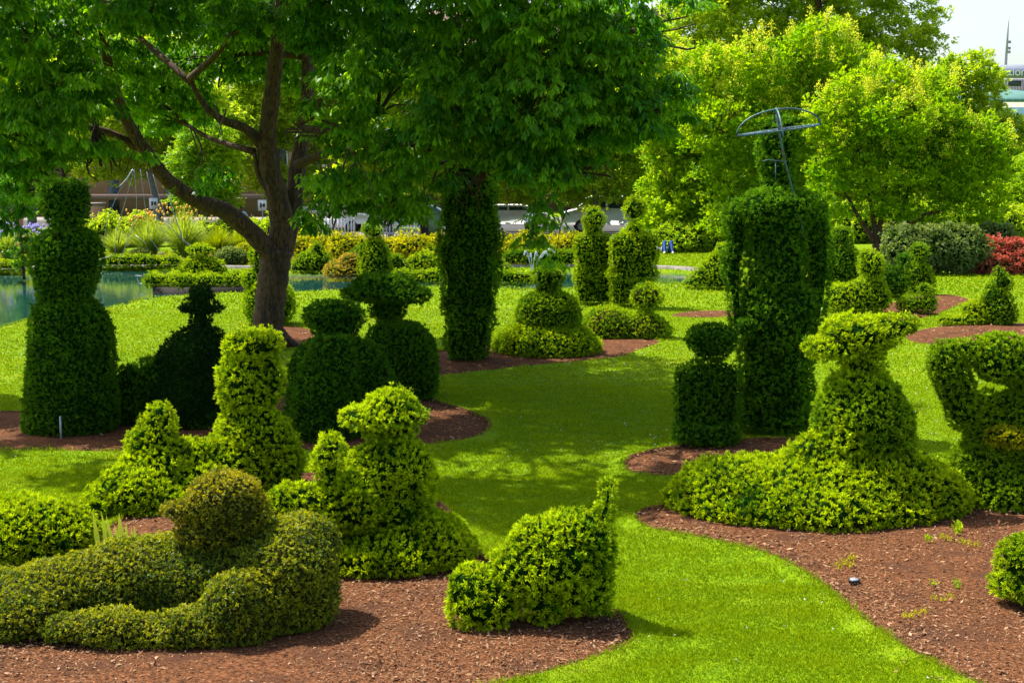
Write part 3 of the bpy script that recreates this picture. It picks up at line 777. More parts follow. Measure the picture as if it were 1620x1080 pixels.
# --- across the water
topiary('small topiary woman under a flat parasol sitting in the clipped boat on the pond', 318, 452, lambda s: {
  'hat': [s.e(318,396,24,7,20), s.e(318,390,13,7)], 'body': [s.e(320,432,38,28,30)], 'arm': [s.c(268,388,3.5,286,404,3)]},
  'box_green', 'topiary_woman', new=(.3, 1), group='topiary figures', stem=[(318,404,3)])
topiary('low clipped boat shaped hedge floating on the pond in front of the parasol woman', 320, 458, lambda s: {
  'hedge': [s.b(235,392,434,456,16,9), s.e(246,448,18,13,12,-6), s.e(300,446,40,11,14,-12), s.e(380,442,22,14,16)]},
  'box_green', 'topiary_boat', new=(.2, 1), lump=1.6, group='topiary figures', zc=.12)
S = Shape(320, 458); p0 = atY(246, 468, S.D); p1 = atY(402, 460, S.D)
mb = MB(); mb.box(p0[0], p1[0], S.D-.32, S.D+.32, -.5, .10)
tag(mb.build('planter', M['dark_wood']), 'long stone planter edge standing in the water under the boat hedge', 'planter')
topiary('upright green topiary woman with a curly head on the far bank', 592, 440, lambda s: {
  'head': [s.e(586,362,15,11), s.e(594,368,12,10)], 'body': [s.l([(444,594,26),(420,594,26),(400,594,24),(386,592,18),(378,590,12)])], 'arm': [s.c(572,378,6,570,425,5,-5)]},
  'box_green', 'topiary_woman', new=(.1, .7), group='topiary figures')
for (lab, px, by, pr, mt) in [
  ('peaked dark green shrub on the far bank just right of the big trunk', 498, 434, [(497,416,27,20),(500,394,13,14),(475,424,18,10)], 'yew_mid'),
  ('bronze tipped low shrub spilling over the far bank', 550, 438, [(548,428,38,12),(556,414,20,12),(530,420,14,8)], 'orange_leaf'),
  ('small dark rounded shrub behind the bronze tipped one', 572, 432, [(570,408,17,18)], 'yew_dark'),
  ('smooth triangular yellow green mound on the far bank', 672, 432, [(668,420,27,20),(690,422,20,10)], 'box_green'),
  ('tiny green ball shrub on a stem over the triangular mound', 684, 424, [(682,394,9,8)], 'yew_mid'),
  ('sloping green shrub right beside the curly headed topiary woman', 632, 436, [(626,418,16,16),(640,426,18,9)], 'yew_mid'),
  ('round green shrub squeezed between shaggy column and far hedge', 802, 440, [(796,432,14,16)], 'yew_mid')]:
    topiary(lab, px, by, lambda s, pr=pr: {'crown': [s.e(a, b_, c_, d_, max(c_*.8, 6)) for a, b_, c_, d_ in pr]}, mt, 'clipped_shrub', 'shrub', new=(.2, 1), lump=1.2,
            stem=[(px-2, 410, 1.2)] if 'tiny' in lab else None)
for (lab, x0, x1, y0, y1, by) in [
  ('long low clipped hedge along the far pond edge at the left', 158, 286, 404, 426, 424),
  ('clipped hedge on the far bank left of the shaggy column', 622, 702, 428, 456, 450),
  ('clipped low hedge right of the shaggy column by the water', 778, 846, 428, 456, 452),
  ('dark clipped hedge behind the small fountain', 796, 912, 396, 425, 422),
  ('low hedge at the left edge of the photo on the pond rim', -60, 42, 412, 432, 430)]:
    topiary(lab, (x0+x1)/2, by, lambda s, a=(x0, x1, y0, y1+10): {'leaves': [s.b(*a, 14, 7)]}, 'box_green' if 'dark' not in lab else 'yew_mid', 'clipped_hedge', 'hedge', new=(.1, .95), group='hedges on the far bank')

# umbrella frame
S = Shape(1228, 682); D = S.D - .55; sc = pxm(D)
def ap(x, y, dy=0): q = atY(x, y, D); q[1] += dy; return q
root = empty('umbrella_frame', tuple(ap(1233, 330)), 'bare blue green metal umbrella frame held by the giant topiary man', 'umbrella frame')
L_, R_, T_ = ap(1166, 215), ap(1299, 197), ap(1229, 173)
def arc(a, t, b, n=15):
    out = []
    for u in np.linspace(0, PI, n):
        base = (a+b)/2 + (a-b)/2*math.cos(u); mid = (a+b)/2; out.append(base + (t-mid)*math.sin(u))
    return out
mb = MB(); mb.tube(arc(L_, T_, R_), 1.5*sc, 8); mb.build('rib', M['teal_metal'], root, True)
mid = (L_+R_)/2; hw = np.linalg.norm(R_-L_)/2
fr = mid + np.array([.0, -hw*.55, -.10]); bk = mid + np.array([0, hw*.55, .10])
mb = MB(); mb.tube(arc(fr, T_, bk), 1.5*sc, 8); mb.build('rib', M['teal_metal'], root, True)
ring = [mid + (R_-mid)*math.cos(u) + (bk-mid)*math.sin(u)*.16 for u in np.linspace(0, 2*PI, 28)]
mb = MB(); mb.tube(ring, 1.3*sc, 8); mb.tube([L_, mid, R_], 1.5*sc, 8)
for u in np.linspace(.08, .92, 9):
    p = L_ + (R_-L_)*u; mb.tube([p+[-.03, 0, .015], p+[0, -.02, -.03], p+[.03, 0, .015]], 1.1*sc, 6)
mb.build('rim', M['teal_metal'], root, True)
mb = MB(); mb.tube([T_, ap(1232,205), ap(1236,228), ap(1242,256), ap(1252,292), ap(1262,332), ap(1274,378)], [1.9*sc]*3+[1.5*sc, .9*sc, .8*sc, .7*sc], 8)
mb.tube([ap(1206,256), ap(1214,253), ap(1245,256)], 1.1*sc, 6); mb.tube([ap(1227,256), ap(1227,290)], .8*sc, 6)
mb.build('pole', M['teal_metal'], root, True)

# =============================================================== TREES
def spline(pts, n=5):
    P = np.asarray(pts, float); P = np.vstack([2*P[0]-P[1], P, 2*P[-1]-P[-2]]); out = []
    for i in range(1, len(P)-2):
        for t in np.arange(n)/n:
            p0, p1, p2, p3 = P[i-1:i+3]
            out.append(.5*((2*p1) + (-p0+p2)*t + (2*p0-5*p1+4*p2-p3)*t*t + (-p0+3*p1-3*p2+p3)*t**3))
    out.append(P[-2]); return np.array(out)

def sprays(C, r, n_tw, n_leaf, cl, L, W, droop, new, flat=.5):
    """each C is a clump of the crown: n_tw twig tips in a flattened dome of radius cl, each with a fan of leaves"""
    n = len(C); rad = cl*r.uniform(.6, 1.35, n)
    u = rnd_unit(r, n*n_tw); u[:, 2] = np.abs(u[:, 2])*1.1 - .35
    q = r.uniform(.35, 1.0, n*n_tw)
    rr_ = np.repeat(rad, n_tw)
    T = np.repeat(C, n_tw, 0) + u * (rr_*q)[:, None] * np.array([1, 1, flat])
    ax = u * [1, 1, .25] + np.array([0, 0, -droop*.45]); ax /= np.linalg.norm(ax, axis=1)[:, None]
    m = n*n_tw*n_leaf
    A = np.repeat(ax, n_leaf, 0); t = r.uniform(0, 1, m)
    P = np.repeat(T, n_leaf, 0) - A*(t*L*1.3)[:, None] + r.normal(0, L*.10, (m, 3))
    D = A*.75 + rnd_unit(r, m)*.75 + np.array([0, 0, -droop*.8]); D /= np.linalg.norm(D, axis=1)[:, None]
    side = rnd_unit(r, m)*.55 + np.array([0, 0, 1.]) + A*.4
    sz = r.uniform(.6, 1.25, m)
    V, Q, tip = quads_from(P, D, L*sz, W*sz, r, .22, side=side)
    cr = np.repeat(r.uniform(0, 1, n), n_tw*n_leaf)
    rv = np.repeat(cr*.5 + r.uniform(0, .5, m), 4)
    hgt = np.repeat(np.clip(u[:, 2], -.3, 1), n_leaf)
    nb = np.repeat(np.clip(np.repeat(new, n_tw*n_leaf) + r.normal(0, .12, m), 0, 1), 4)
    return V, Q, np.stack([rv, np.maximum(tip, .5), nb], 1)

def sample_blobs(blobs, n, r, shell=.6):
    vol = np.array([b_[1].prod() for b_ in blobs]) ** .85; k = r.choice(len(blobs), n, p=vol/vol.sum())
    c = np.array([b_[0] for b_ in blobs])[k]; rad = np.array([b_[1] for b_ in blobs])[k]
    u = rnd_unit(r, n); q = r.uniform(0, 1, n) ** (1/3); q = np.where(r.uniform(0, 1, n) < shell, r.uniform(.72, 1.05, n), q)
    wob = 1 + .22*Waves(len(blobs)+n % 97, 1.0, 3)(c + u*rad)
    return c + u*rad*(q*wob)[:, None]

def build_tree(label, name, base, trunk, blobs, mat, leafsz, nsp, nleaf=9, spread=None, droop=.3, bark='bark', seed=1, group=None, new=(.1, .8),
               cat='tree', limbs=None, blossom=0, gap=.0, limb_r=.4, flat=.5):
    r = np.random.default_rng(seed)
    root = empty(name, tuple(base), label, cat, group)
    mb = MB()
    for pts, r0, r1 in trunk:
        P = spline(pts, 5); mb.tube(P, np.linspace(r0, r1, len(P))**1.0, 10)
    allp = np.vstack([spline(t_[0], 5) for t_ in trunk]); top_r = min(t_[2] for t_ in trunk)
    zmin = allp[:, 2].min() + .25*(allp[:, 2].max()-allp[:, 2].min())
    cand = allp[allp[:, 2] > zmin]
    for c_, rad in blobs:
        d_ = np.linalg.norm((cand - c_) * [1, 1, 1.0], axis=1) + np.maximum(cand[:, 2]-c_[2], 0)*2
        a = cand[np.argmin(d_)]; m_ = (a+c_)/2 + r.normal(0, .10*np.linalg.norm(a-c_), 3) + [0, 0, -.06*np.linalg.norm(a-c_)]
        P = spline([a, m_, c_], 4); rr = max(.02, top_r*limb_r); mb.tube(P, np.linspace(rr, rr*.45, len(P)), 6)
        for q in range(3):
            e = c_ + rnd_unit(r, 1)[0]*rad*.8; P2 = spline([P[-3], (P[-1]+e)/2 + r.normal(0, .1, 3), e], 3); mb.tube(P2, np.linspace(rr*.5, rr*.15, len(P2)), 5)
    mb.build('trunk', M[bark], root, True)
    C = sample_blobs(blobs, int(nsp*.17)*3, r, .5); C = C[thin_out(C, leafsz*2.3, r)][:int(nsp*.17)]; nleaf = max(6, nleaf-3)
    if gap:
        w = Waves(seed+40, 1.5, 5)(C); C = C[w > np.quantile(w, gap)]
    C = C[C[:, 2] > .3]
    w = Waves(seed+3, .8, 2.5)(C)
    nw = new[0] + (new[1]-new[0])*(.5 + .35*w + r.normal(0, .25, len(C)))
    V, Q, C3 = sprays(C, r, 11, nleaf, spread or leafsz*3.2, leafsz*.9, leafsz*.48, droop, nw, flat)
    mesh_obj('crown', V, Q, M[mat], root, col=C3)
    if blossom:
        B = sample_blobs(blobs, blossom*14, r, 1.0)
        B = B[B[:, 2] > np.quantile(B[:, 2], .35)][:blossom]
        n = len(B); K = 80
        h_ = leafsz*r.uniform(2.2, 4.0, n); a = np.repeat(B, K, 0); u = r.uniform(0, 1, n*K)
        P = a + np.stack([r.normal(0, 1, n*K), r.normal(0, 1, n*K), 0*u], 1)*(np.repeat(h_, K)*.36*(1-u*.8))[:, None] + np.array([0, 0, 1.])*(np.repeat(h_, K)*u*1.5)[:, None]
        Dq = rnd_unit(r, n*K) + [0, 0, .8]; Dq /= np.linalg.norm(Dq, axis=1)[:, None]
        V, Q, tip = quads_from(P, Dq, np.full(n*K, leafsz*.55), np.full(n*K, leafsz*.30), r)
        mesh_obj('blossom', V, Q, M['blossom'], root, col=np.stack([np.repeat(r.uniform(0, 1, n*K), 4), tip, np.ones(len(V))*.7], 1))
    return root

# ---- the big shade tree
TD = 30.0; tb = ground(424, 548); TD = tb[1]
def tp(x, y, dy=0):
    q = atY(x, y, TD + dy); return q
s_ = pxm(TD)
rg = np.random.default_rng(31)
trunk = [
  ([tp(424,552), tp(424,520), tp(428,470), tp(434,425), tp(438,395)], 30*s_, 31*s_),
  ([tp(436,415), tp(446,360), tp(436,300,-.2), tp(422,240,-.4), tp(430,150,-.7), tp(440,60,-1), tp(452,-60,-1.2), tp(470,-260,-1.2)], 27*s_, 7*s_),
  ([tp(446,400,.1), tp(464,330,.2), tp(470,270,.3), tp(484,180,.4), tp(486,90,.6), tp(470,-40,.8), tp(440,-220,1)], 22*s_, 6*s_),
  ([tp(438,412,-.1), tp(398,368,-.4), tp(356,334,-.8), tp(318,320,-1.1), tp(268,288,-1.5), tp(234,244,-1.9), tp(200,190,-2.3), tp(178,130,-2.6), tp(164,60,-3), tp(150,-60,-3.3)], 20*s_, 6*s_),
  ([tp(238,250,-1.8), tp(206,226,-2), tp(166,208,-2.3), tp(122,198,-2.6), tp(80,192,-3)], 9*s_, 4*s_),
  ([tp(414,230,-.4), tp(390,205,-.8), tp(352,190,-1.2), tp(322,165,-1.6), tp(300,125,-2)], 11*s_, 4*s_),
  ([tp(178,180,-2.4), tp(160,155,-2.5), tp(146,132,-2.7)], 7*s_, 3*s_),
  ([tp(424,300,-.3), tp(410,280,-.3), tp(402,240,-.5)], 7*s_, 4*s_),
  ([tp(484,190,.3), tp(560,120,-1), tp(660,60,-2.6), tp(800,0,-4)], 14*s_, 5*s_),
  ([tp(452,-20,-1.1), tp(560,-80,-2.5), tp(720,-120,-4.5)], 14*s_, 5*s_),
  ([tp(470,260,0), tp(560,230,-2), tp(680,240,-4), tp(820,250,-5)], 9*s_, 3*s_),
]
blobs = []
def bl(px, py, dy, rx, rz, ry=None):
    D_ = TD + dy; q = pxm(D_); blobs.append((atY(px, py, D_), np.array([rx*q, (ry or rx)*q, rz*q])))
# visible lower crown
for a in [(30,60,-4,110,70),(90,150,-4.5,110,60),(30,225,-5,80,40),(200,40,.5,120,70),(310,110,1.5,90,50),(330,20,.5,110,60),(255,165,1.5,70,40),(230,20,-5,80,30),(130,120,0,50,50),
          (160,262,-4.5,55,30),(60,300,-5,48,30),(20,340,-5.2,26,40),
          (560,40,-3,110,70),(600,140,-5,100,60),(570,215,-4.5,80,45),(560,300,-4,60,40),(520,345,-3.5,40,22),(620,330,-4,60,30),
          (700,60,-5,120,80),(720,170,-6,110,70),(690,250,-5.5,80,45),(760,290,-5,70,40),(850,60,-6,120,80),(860,170,-6.5,110,70),
          (850,270,-6,90,45),(850,340,-5.5,34,50),(960,60,-6,110,80),(960,180,-6,90,70),(950,265,-5.5,70,40),(1040,50,-5.5,70,70),(1030,160,-5.5,60,70),
          (450,60,2,80,90),(380,30,-3,50,40),(480,200,-5.2,36,40),(880,400,-5.5,16,22),(660,15,-6,140,50)]:
    bl(*a)
# thin sprays hanging below the crown
for _k in range(26):
    bl(rg.uniform(500, 880), rg.uniform(285, 335), rg.uniform(-6, -3.5), rg.uniform(12, 20), rg.uniform(14, 26))
for _k in range(12):
    bl(rg.uniform(0, 380), rg.uniform(235, 300), rg.uniform(-5.5, -3), rg.uniform(14, 22), rg.uniform(12, 22))
# unseen upper crown above the frame, shaped to cast the shade on the lawn
UP = [(-4.2,19.6,9,2.3,2.0,1.4),(-2,21,8.5,2.2,1.8,1.5),(-4.5,23,10,2.4,2.0,1.7),(-9.5,21.5,9,2.0,1.8,1.5),(-7,24,10.5,2.4,2.0,1.7),(-6,27,11,2.8,2.4,2),
      (-9,26,9.5,2.3,2.0,1.5),(-1,24,8,1.8,1.8,1.4),(-3,26.5,9.5,2.2,1.9,1.5),(-5,30,10,2.8,2.0,1.7),(-11.5,24.5,8,1.6,1.6,1.3)]
for a in UP: blobs.append((np.array(a[:3], float), np.array(a[3:], float)))
root = empty('shade_tree', tuple(tb), 'large leafy tree with a thick brown trunk and a long limb reaching left', 'tree')
mb = MB()
for pts, r0, r1 in trunk:
    P = spline(pts, 6); nn_ = len(P); wob = 1 + .05*np.sin(np.arange(nn_)*1.7)
    mb.tube(P, np.linspace(r0, r1, nn_)*wob*.80, 14)
# root flare
for a_ in np.linspace(0, 2*PI, 8)[:-1]:
    p = tb + np.array([math.cos(a_), math.sin(a_), 0])*.75; mb.tube([p+[0, 0, -.08], tb+(p-tb)*.55+[0, 0, .08], tb+[0, 0, .55]], [.06, .15, .2], 8)
cand = np.vstack([spline(t_[0], 6) for t_ in trunk[1:]])
for c_, rad in blobs:
    d_ = np.linalg.norm(cand - c_, axis=1); a = cand[np.argmin(d_)]
    m_ = (a+c_)/2 + rg.normal(0, .12*np.linalg.norm(a-c_), 3)
    tiny = rad[0] < .4
    if tiny:
        a = c_ + np.array([rg.normal(0, .3), rg.normal(0, .3), .9]); m_ = (a+c_)/2 + rg.normal(0, .05, 3)
    P = spline([a, m_, c_], 5); mb.tube(P, np.linspace(.014, .006, len(P)) if tiny else np.linspace(.075, .03, len(P)), 7)
    for q in range(0 if tiny else 5):
        e = c_ + rnd_unit(rg, 1)[0]*rad*.85; P2 = spline([P[-4], (P[-1]+e)/2 + rg.normal(0, .12, 3), e], 3); mb.tube(P2, np.linspace(.03, .008, len(P2)), 5)
mb.build('trunk', M['bark'], root, True)
vis = blobs[:-11]; upb = blobs[-11:]
C1 = sample_blobs(vis, 6500, rg, .5); C1 = C1[thin_out(C1, .34, rg)]
w = Waves(77, 1.2, 3.6)(C1); C1 = C1[w > np.quantile(w, .24)]; C1 = C1[:2300]
w1 = Waves(78, .8, 2.4)(C1)
V1, Q1, K1 = sprays(C1, rg, 14, 7, .42, .135, .052, 1.0, .34 + .30*w1 + rg.normal(0, .35, len(C1)), .55)
C2 = sample_blobs(upb, 4200, rg, .6); w = Waves(79, .8, 2.2)(C2); C2 = C2[w > np.quantile(w, .34)][:2400]
V2, Q2, K2 = sprays(C2, rg, 4, 4, .6, .30, .14, .6, np.full(len(C2), .3))
mesh_obj('crown', np.vstack([V1, V2]), np.vstack([Q1, Q2+len(V1)]), M['maple_leaf'], root, col=np.vstack([K1, K2]))

def easy_tree(label, name, px, by, crown, mat, leaf, nsp, trunk_px=None, r_px=5, D=None, **kw):
    """crown blobs (px,py,rx,rz[,dyfactor]) in photo pixels at the tree's depth"""
    g_ = ground(px, by); D = D or g_[1]; q = pxm(D)
    base = np.array([atY(px, by, D)[0], D, 0.])
    bs = []
    rr = np.random.default_rng(kw.get('seed', 1)+500)
    for b_ in crown:
        bs.append((atY(b_[0], b_[1], D) + [0, rr.uniform(-.35, .35)*b_[2]*q + (b_[4]*q if len(b_) > 4 else 0), 0], np.array([b_[2], b_[2]*.9, b_[3]])*q))
    tps = trunk_px or [[(px, by), (px+2, by-60), (px, by-120)]]
    tr = []
    for i, t_ in enumerate(tps):
        P = [atY(a, b2, D) + [0, (0 if i == 0 else rr.uniform(-.6, .6))*min(1, k_*.4), 0] for k_, (a, b2) in enumerate(t_)]
        if i == 0: P[0] = base + [0, 0, -.05]
        r0 = r_px*q*(1 if i == 0 else .55); tr.append((P, r0, r0*.45))
    return build_tree(label, name, base, tr, bs, mat, leaf, nsp, **kw)

easy_tree('lime green tree full of pale yellow blossom behind the umbrella frame', 'blossoming_tree', 1200, 402, [(1170,140,60,50),(1300,80,60,40),(1340,110,50,40),(1110,120,50,50),(1210,340,60,30),(1290,340,50,30),(1330,200,50,50),(1150,350,50,24),(1230,110,70,50),(1130,200,60,50),(1200,220,70,50),(1270,170,60,50),(1160,290,50,35),(1240,300,60,35),(1290,250,50,50),(1310,130,45,45),(1180,95,40,30)],
   'lime_leaf', .17, 9500, [[(1200,402),(1198,340),(1205,260),(1200,180)]], 6, seed=11, droop=-.45, flat=1.2, nleaf=10, blossom=150, gap=.30, group='blossoming lime green trees')
easy_tree('lime green blossoming tree with a thin trunk above the person in jeans', 'blossoming_tree', 1113, 394, [(1085,190,50,40),(1060,240,50,50),(1150,300,40,50),(1040,345,40,24),(1085,355,40,16),(1040,180,30,40),(1070,270,50,40),(1110,300,50,35),(1070,330,45,22),(1120,345,45,20),(1130,240,40,40),(1045,300,30,30),(1105,140,40,35)],
   'lime_leaf', .17, 7500, [[(1113,394),(1112,350),(1105,280),(1095,210)]], 5, seed=12, droop=-.45, flat=1.2, nleaf=10, blossom=100, gap=.14, group='blossoming lime green trees')
easy_tree('lime green tree with many spreading dark limbs right of the umbrella man', 'blossoming_tree', 1385, 418, [(1340,230,50,45),(1310,280,40,50),(1540,330,50,30),(1420,330,60,20),(1560,230,40,50),(1300,200,30,40),(1400,200,70,60),(1460,190,65,55),(1500,240,60,50),(1430,280,70,40),(1350,290,45,35),(1500,310,55,35),(1545,280,45,40),(1400,140,60,40),(1470,140,50,35),(1350,160,40,40),(1330,330,30,18),(1470,345,50,14)],
   'lime_leaf', .15, 11500, [[(1385,418),(1386,390),(1388,370)],[(1386,385),(1360,350),(1338,310)],[(1386,380),(1380,330),(1365,270)],[(1388,375),(1400,320),(1405,240)],[(1390,378),(1425,335),(1450,270)],[(1392,382),(1440,350),(1490,330),(1530,310)]], 9, seed=13, droop=-.45, flat=1.2, nleaf=9, blossom=140, gap=.30, group='blossoming lime green trees', limb_r=.6)
easy_tree('tall feathery tree rising against the pale sky at the top right', 'tall_tree', 1300, 356, [(1120,20,90,60),(1170,-20,70,50),(1150,60,70,40),(1200,60,80,40),(1300,60,80,40),(1220,10,100,70),(1320,20,100,70),(1400,60,70,50),(1420,-10,60,40),(1250,90,90,50),(1160,100,70,50),(1350,110,80,50),(1430,110,50,40),(1100,90,50,60),(1480,20,22,12),(1470,70,30,24),(1200,-80,120,60),(1340,-70,100,60)],
   'far_leaf', .26, 17000, [[(1300,356),(1298,200),(1300,80),(1290,-40)]], 10, seed=14, nleaf=10, gap=.38, droop=-.2, flat=1., group='tall trees in the background')
easy_tree('wide green tree in front of the office tower at the right edge', 'tall_tree', 1500, 352, [(1480,130,45,30),(1520,120,45,30),(1560,140,40,26),(1500,180,60,40),(1560,190,50,35),(1590,175,20,14),(1540,250,60,40),(1600,250,50,45),(1500,240,60,50),(1620,310,50,40),(1560,320,60,34),(1590,215,40,30)],
   'far_leaf', .24, 10500, [[(1500,352),(1505,250),(1520,160)],[(1505,260),(1560,200),(1590,160)]], 7, seed=15, nleaf=10, gap=.12, droop=-.2, flat=1., group='tall trees in the background')
easy_tree('golden green low tree at the far right behind the red shrub', 'golden_tree', 1600, 376, [(1560,330,40,26),(1600,310,45,34),(1640,320,45,40),(1585,350,45,16),(1520,345,40,18),(1640,270,40,34)],
   'lime_leaf', .16, 5200, [[(1600,376),(1600,340),(1605,300)],[(1600,350),(1570,330),(1550,320)]], 5, seed=16, nleaf=9, group='lower background trees')
easy_tree('small many stemmed tree with fresh green leaves behind the long left limb', 'multi_stem_tree', 318, 384, [(320,300,40,34),(300,260,34,30),(345,255,34,34),(325,220,40,26),(355,310,24,24),(290,310,22,26)],
   'lime_leaf', .17, 4200, [[(318,384),(316,350),(312,300)],[(318,380),(330,340),(345,290)],[(318,380),(300,345),(292,300)],[(318,380),(322,340),(326,290)]], 2.2, seed=17, nleaf=9, group='lower background trees')
BG = [
 ('background tree with a straight grey trunk at the left edge, behind the topiary woman', 52, 366, [[(52,372),(50,320),(54,270),(60,180)]], [(20,200,70,60),(-20,300,50,30),(90,270,40,24),(90,190,80,60),(60,110,90,60),(10,280,40,26),(130,245,34,24)], 8, 21),
 ('background tree with a leaning grey trunk behind the wire sail', 252, 372, [[(256,384),(252,340),(240,290),(225,230)]], [(210,190,80,50),(170,265,44,26),(230,262,36,20),(270,180,80,50),(160,220,50,36),(230,110,90,60),(285,230,40,22)], 7, 22),
 ('background tree with a slim grey trunk behind the curly headed topiary woman', 618, 378, [[(618,378),(618,330),(612,280),(616,200)]], [(600,230,70,46),(660,220,70,50),(640,300,50,34),(560,290,40,30),(640,130,90,70)], 5, 23),
 ('background tree behind the shaggy topiary column', 770, 372, [[(770,372),(768,320),(772,220)]], [(770,240,70,50),(820,280,60,40),(720,260,60,46),(790,150,90,70)], 6, 24),
 ('background tree above the white van', 940, 372, [[(940,372),(942,320),(936,220)]], [(920,300,50,30),(980,290,50,34),(900,240,70,46),(980,220,70,56),(930,150,90,60)], 6, 25),
 ('background tree whose crown shows through the big tree, centre left', 440, 362, [[(440,362),(438,300),(442,180)]], [(400,190,80,60),(410,275,40,22),(470,290,50,26),(520,290,44,26),(480,180,80,60),(440,110,90,60),(390,250,40,24),(520,230,50,40)], 6, 26),
 ('background tree closing the gap left of the pale yellow blossoms', 1040, 368, [[(1040,368),(1042,300),(1036,180)]], [(1040,200,60,70),(1030,120,80,60),(1075,250,40,40),(1010,280,30,30)], 6, 27)]
for lab, px, by, tr_, cr, rp, sd in BG:
    easy_tree(lab, 'background_tree', px, by, cr, 'far_leaf', .26, 7800, tr_, rp, seed=sd, nleaf=9, bark='bark_grey', gap=.1, flat=.8, droop=.1, group='trees along the street')

for i, (x, top, lab) in enumerate([(1090, 60, 'leftmost'), (1190, 40, 'second from the left'), (1290, 70, 'middle'), (1390, 120, 'second from the right'), (1560, 210, 'rightmost')]):
    rr0 = np.random.default_rng(700+i)
    cr = [(x+rr0.uniform(-55, 55), top + 60 + rr0.uniform(0, 1)*(330-top-60), rr0.uniform(40, 62), rr0.uniform(28, 44)) for _ in range(12)]
    easy_tree('distant background tree behind the lime green ones, ' + lab + ' of five', 'distant_tree', x, 345, cr, 'far_leaf', .34, 6200, [[(x,345),(x+3,240),(x,top+60)]], 7, seed=60+i, nleaf=9, gap=.08, droop=-.2, flat=1., group='distant trees behind the lime green ones')
# hanging leafy spray and vine at the left edge
easy_tree('slender dark leafy sapling drooping over the pond at the left edge', 'sapling', 38, 440, [(24,330,26,22),(10,300,30,26),(38,380,14,24),(30,405,12,18),(50,425,12,12)],
   'maple_leaf', .14, 900, [[(40,440),(34,380),(22,320)]], 2.5, seed=30, nleaf=8, group=None)

# =============================================================== FAR BANK PLANTING
def shrub(label, name, px, by, blobs_, mat, group=None, style='loose', **kw):
    return topiary(label, px, by, lambda s: {'crown': [s.e(*b_) for b_ in blobs_]}, mat, name, 'shrub', group, style=style, **kw)
r = np.random.default_rng(99)
gold_lab = ['beside the big trunk', 'second from the big trunk', 'left of the curly headed topiary woman', 'directly behind the curly headed topiary woman', 'right of the curly headed topiary woman',
            'below the man in black', 'touching the shaggy column on its left', 'touching the shaggy column on its right', 'below the person in the white shirt', 'under the hanging branch', 'in front of the white van']
for i, (x, by_, w_, lab) in enumerate([(150, 392, 40, 'left of the wire sail'), (212, 390, 40, 'behind the feathery grass clumps'), (355, 388, 44, 'behind the bending limb'), (420, 392, 40, 'hidden partly by the big trunk'), (460, 388, 40, 'just right of the big trunk')]):
    shrub('loose green shrub near the pavement, ' + lab, 'loose_shrub', x, by_, [(x,370,w_+6,20,22),(x+14,354,w_*.55,16,18),(x-18,358,w_*.4,12,14)], 'far_leaf', 'loose green shrubs by the pavement', new=(.1, .9), lump=3, Lf=1.4)
for i, (x, lab) in enumerate(zip([482,515,548,588,622,655,690,808,840,872,902], gold_lab)):
    shrub('yellow green flowering shrub ' + lab, 'golden_shrub', x, 404 + (i % 3)*3, [(x, 392+(i % 2)*4, 27, 18 + (i*7) % 5, 24), (x+9, 386, 15, 12, 14), (x-10, 388, 14, 11, 14)], 'gold_leaf', 'yellow green shrubs behind the pond', new=(.2, 1), lump=3, Lf=1.3, dens=.8)
def grass_clump(label, px, by, hpx, wpx, n, mat, name='ornamental_grass', group='ornamental grass clumps', seed=0, flower=None):
    g_ = ground(px, by); q = pxm(g_[1]); rr = np.random.default_rng(seed+300)
    K = 4; a = rr.uniform(0, 2*PI, n); lean = rr.beta(1.5, 2, n)
    H = hpx*q*rr.uniform(.7, 1.1, n); out = np.stack([np.cos(a), np.sin(a)], 1)*(lean*wpx*q)[:, None]
    P0 = np.stack([g_[0]+out[:, 0]*.18, g_[1]+out[:, 1]*.18, np.zeros(n)], 1)
    V = []; t_ = np.linspace(0, 1, K+1); w = .018*q/.025
    side = np.stack([-np.sin(a), np.cos(a), 0*a], 1)
    for k in range(K+1):
        t = t_[k]; c_ = P0 + np.stack([out[:, 0]*t**1.6, out[:, 1]*t**1.6, H*(t - .45*lean*t**3)], 1)
        ww = w*(1-t*.85); V += [c_-side*ww, c_+side*ww]
    V = np.stack(V, 1); base = np.arange(n)*(2*K+2)
    Q = np.concatenate([np.stack([base+2*k, base+2*k+1, base+2*k+3, base+2*k+2], 1) for k in range(K)])
    C_ = np.zeros((n, 2*K+2, 3)); C_[..., 0] = rr.uniform(0, 1, n)[:, None]; C_[..., 1] = np.repeat(t_, 2)[None]; C_[..., 2] = rr.uniform(.2, .9, n)[:, None]
    root = empty(name, tuple(g_), label, 'plant', group)
    mesh_obj('leaves', V.reshape(-1, 3), Q, M[mat], root, col=C_.reshape(-1, 3))
    if flower:
        m_ = MB()
        for k in range(44):
            aa = rr.uniform(0, 2*PI); rr_ = rr.uniform(0, wpx*q*.8); z = hpx*q*rr.uniform(.8, 1.15)
            c0 = (g_[0]+math.cos(aa)*rr_, g_[1]+math.sin(aa)*rr_, z-.12)
            m_.lathe(c0, [(.01, 0), (.035, .03), (.045, .09), (.01, .13)], 6)
        m_.build('flowers', M[flower], root)
    return root
plain('iris_purple', (.38, .34, .70)); plain('orange_flower', (.75, .42, .05))
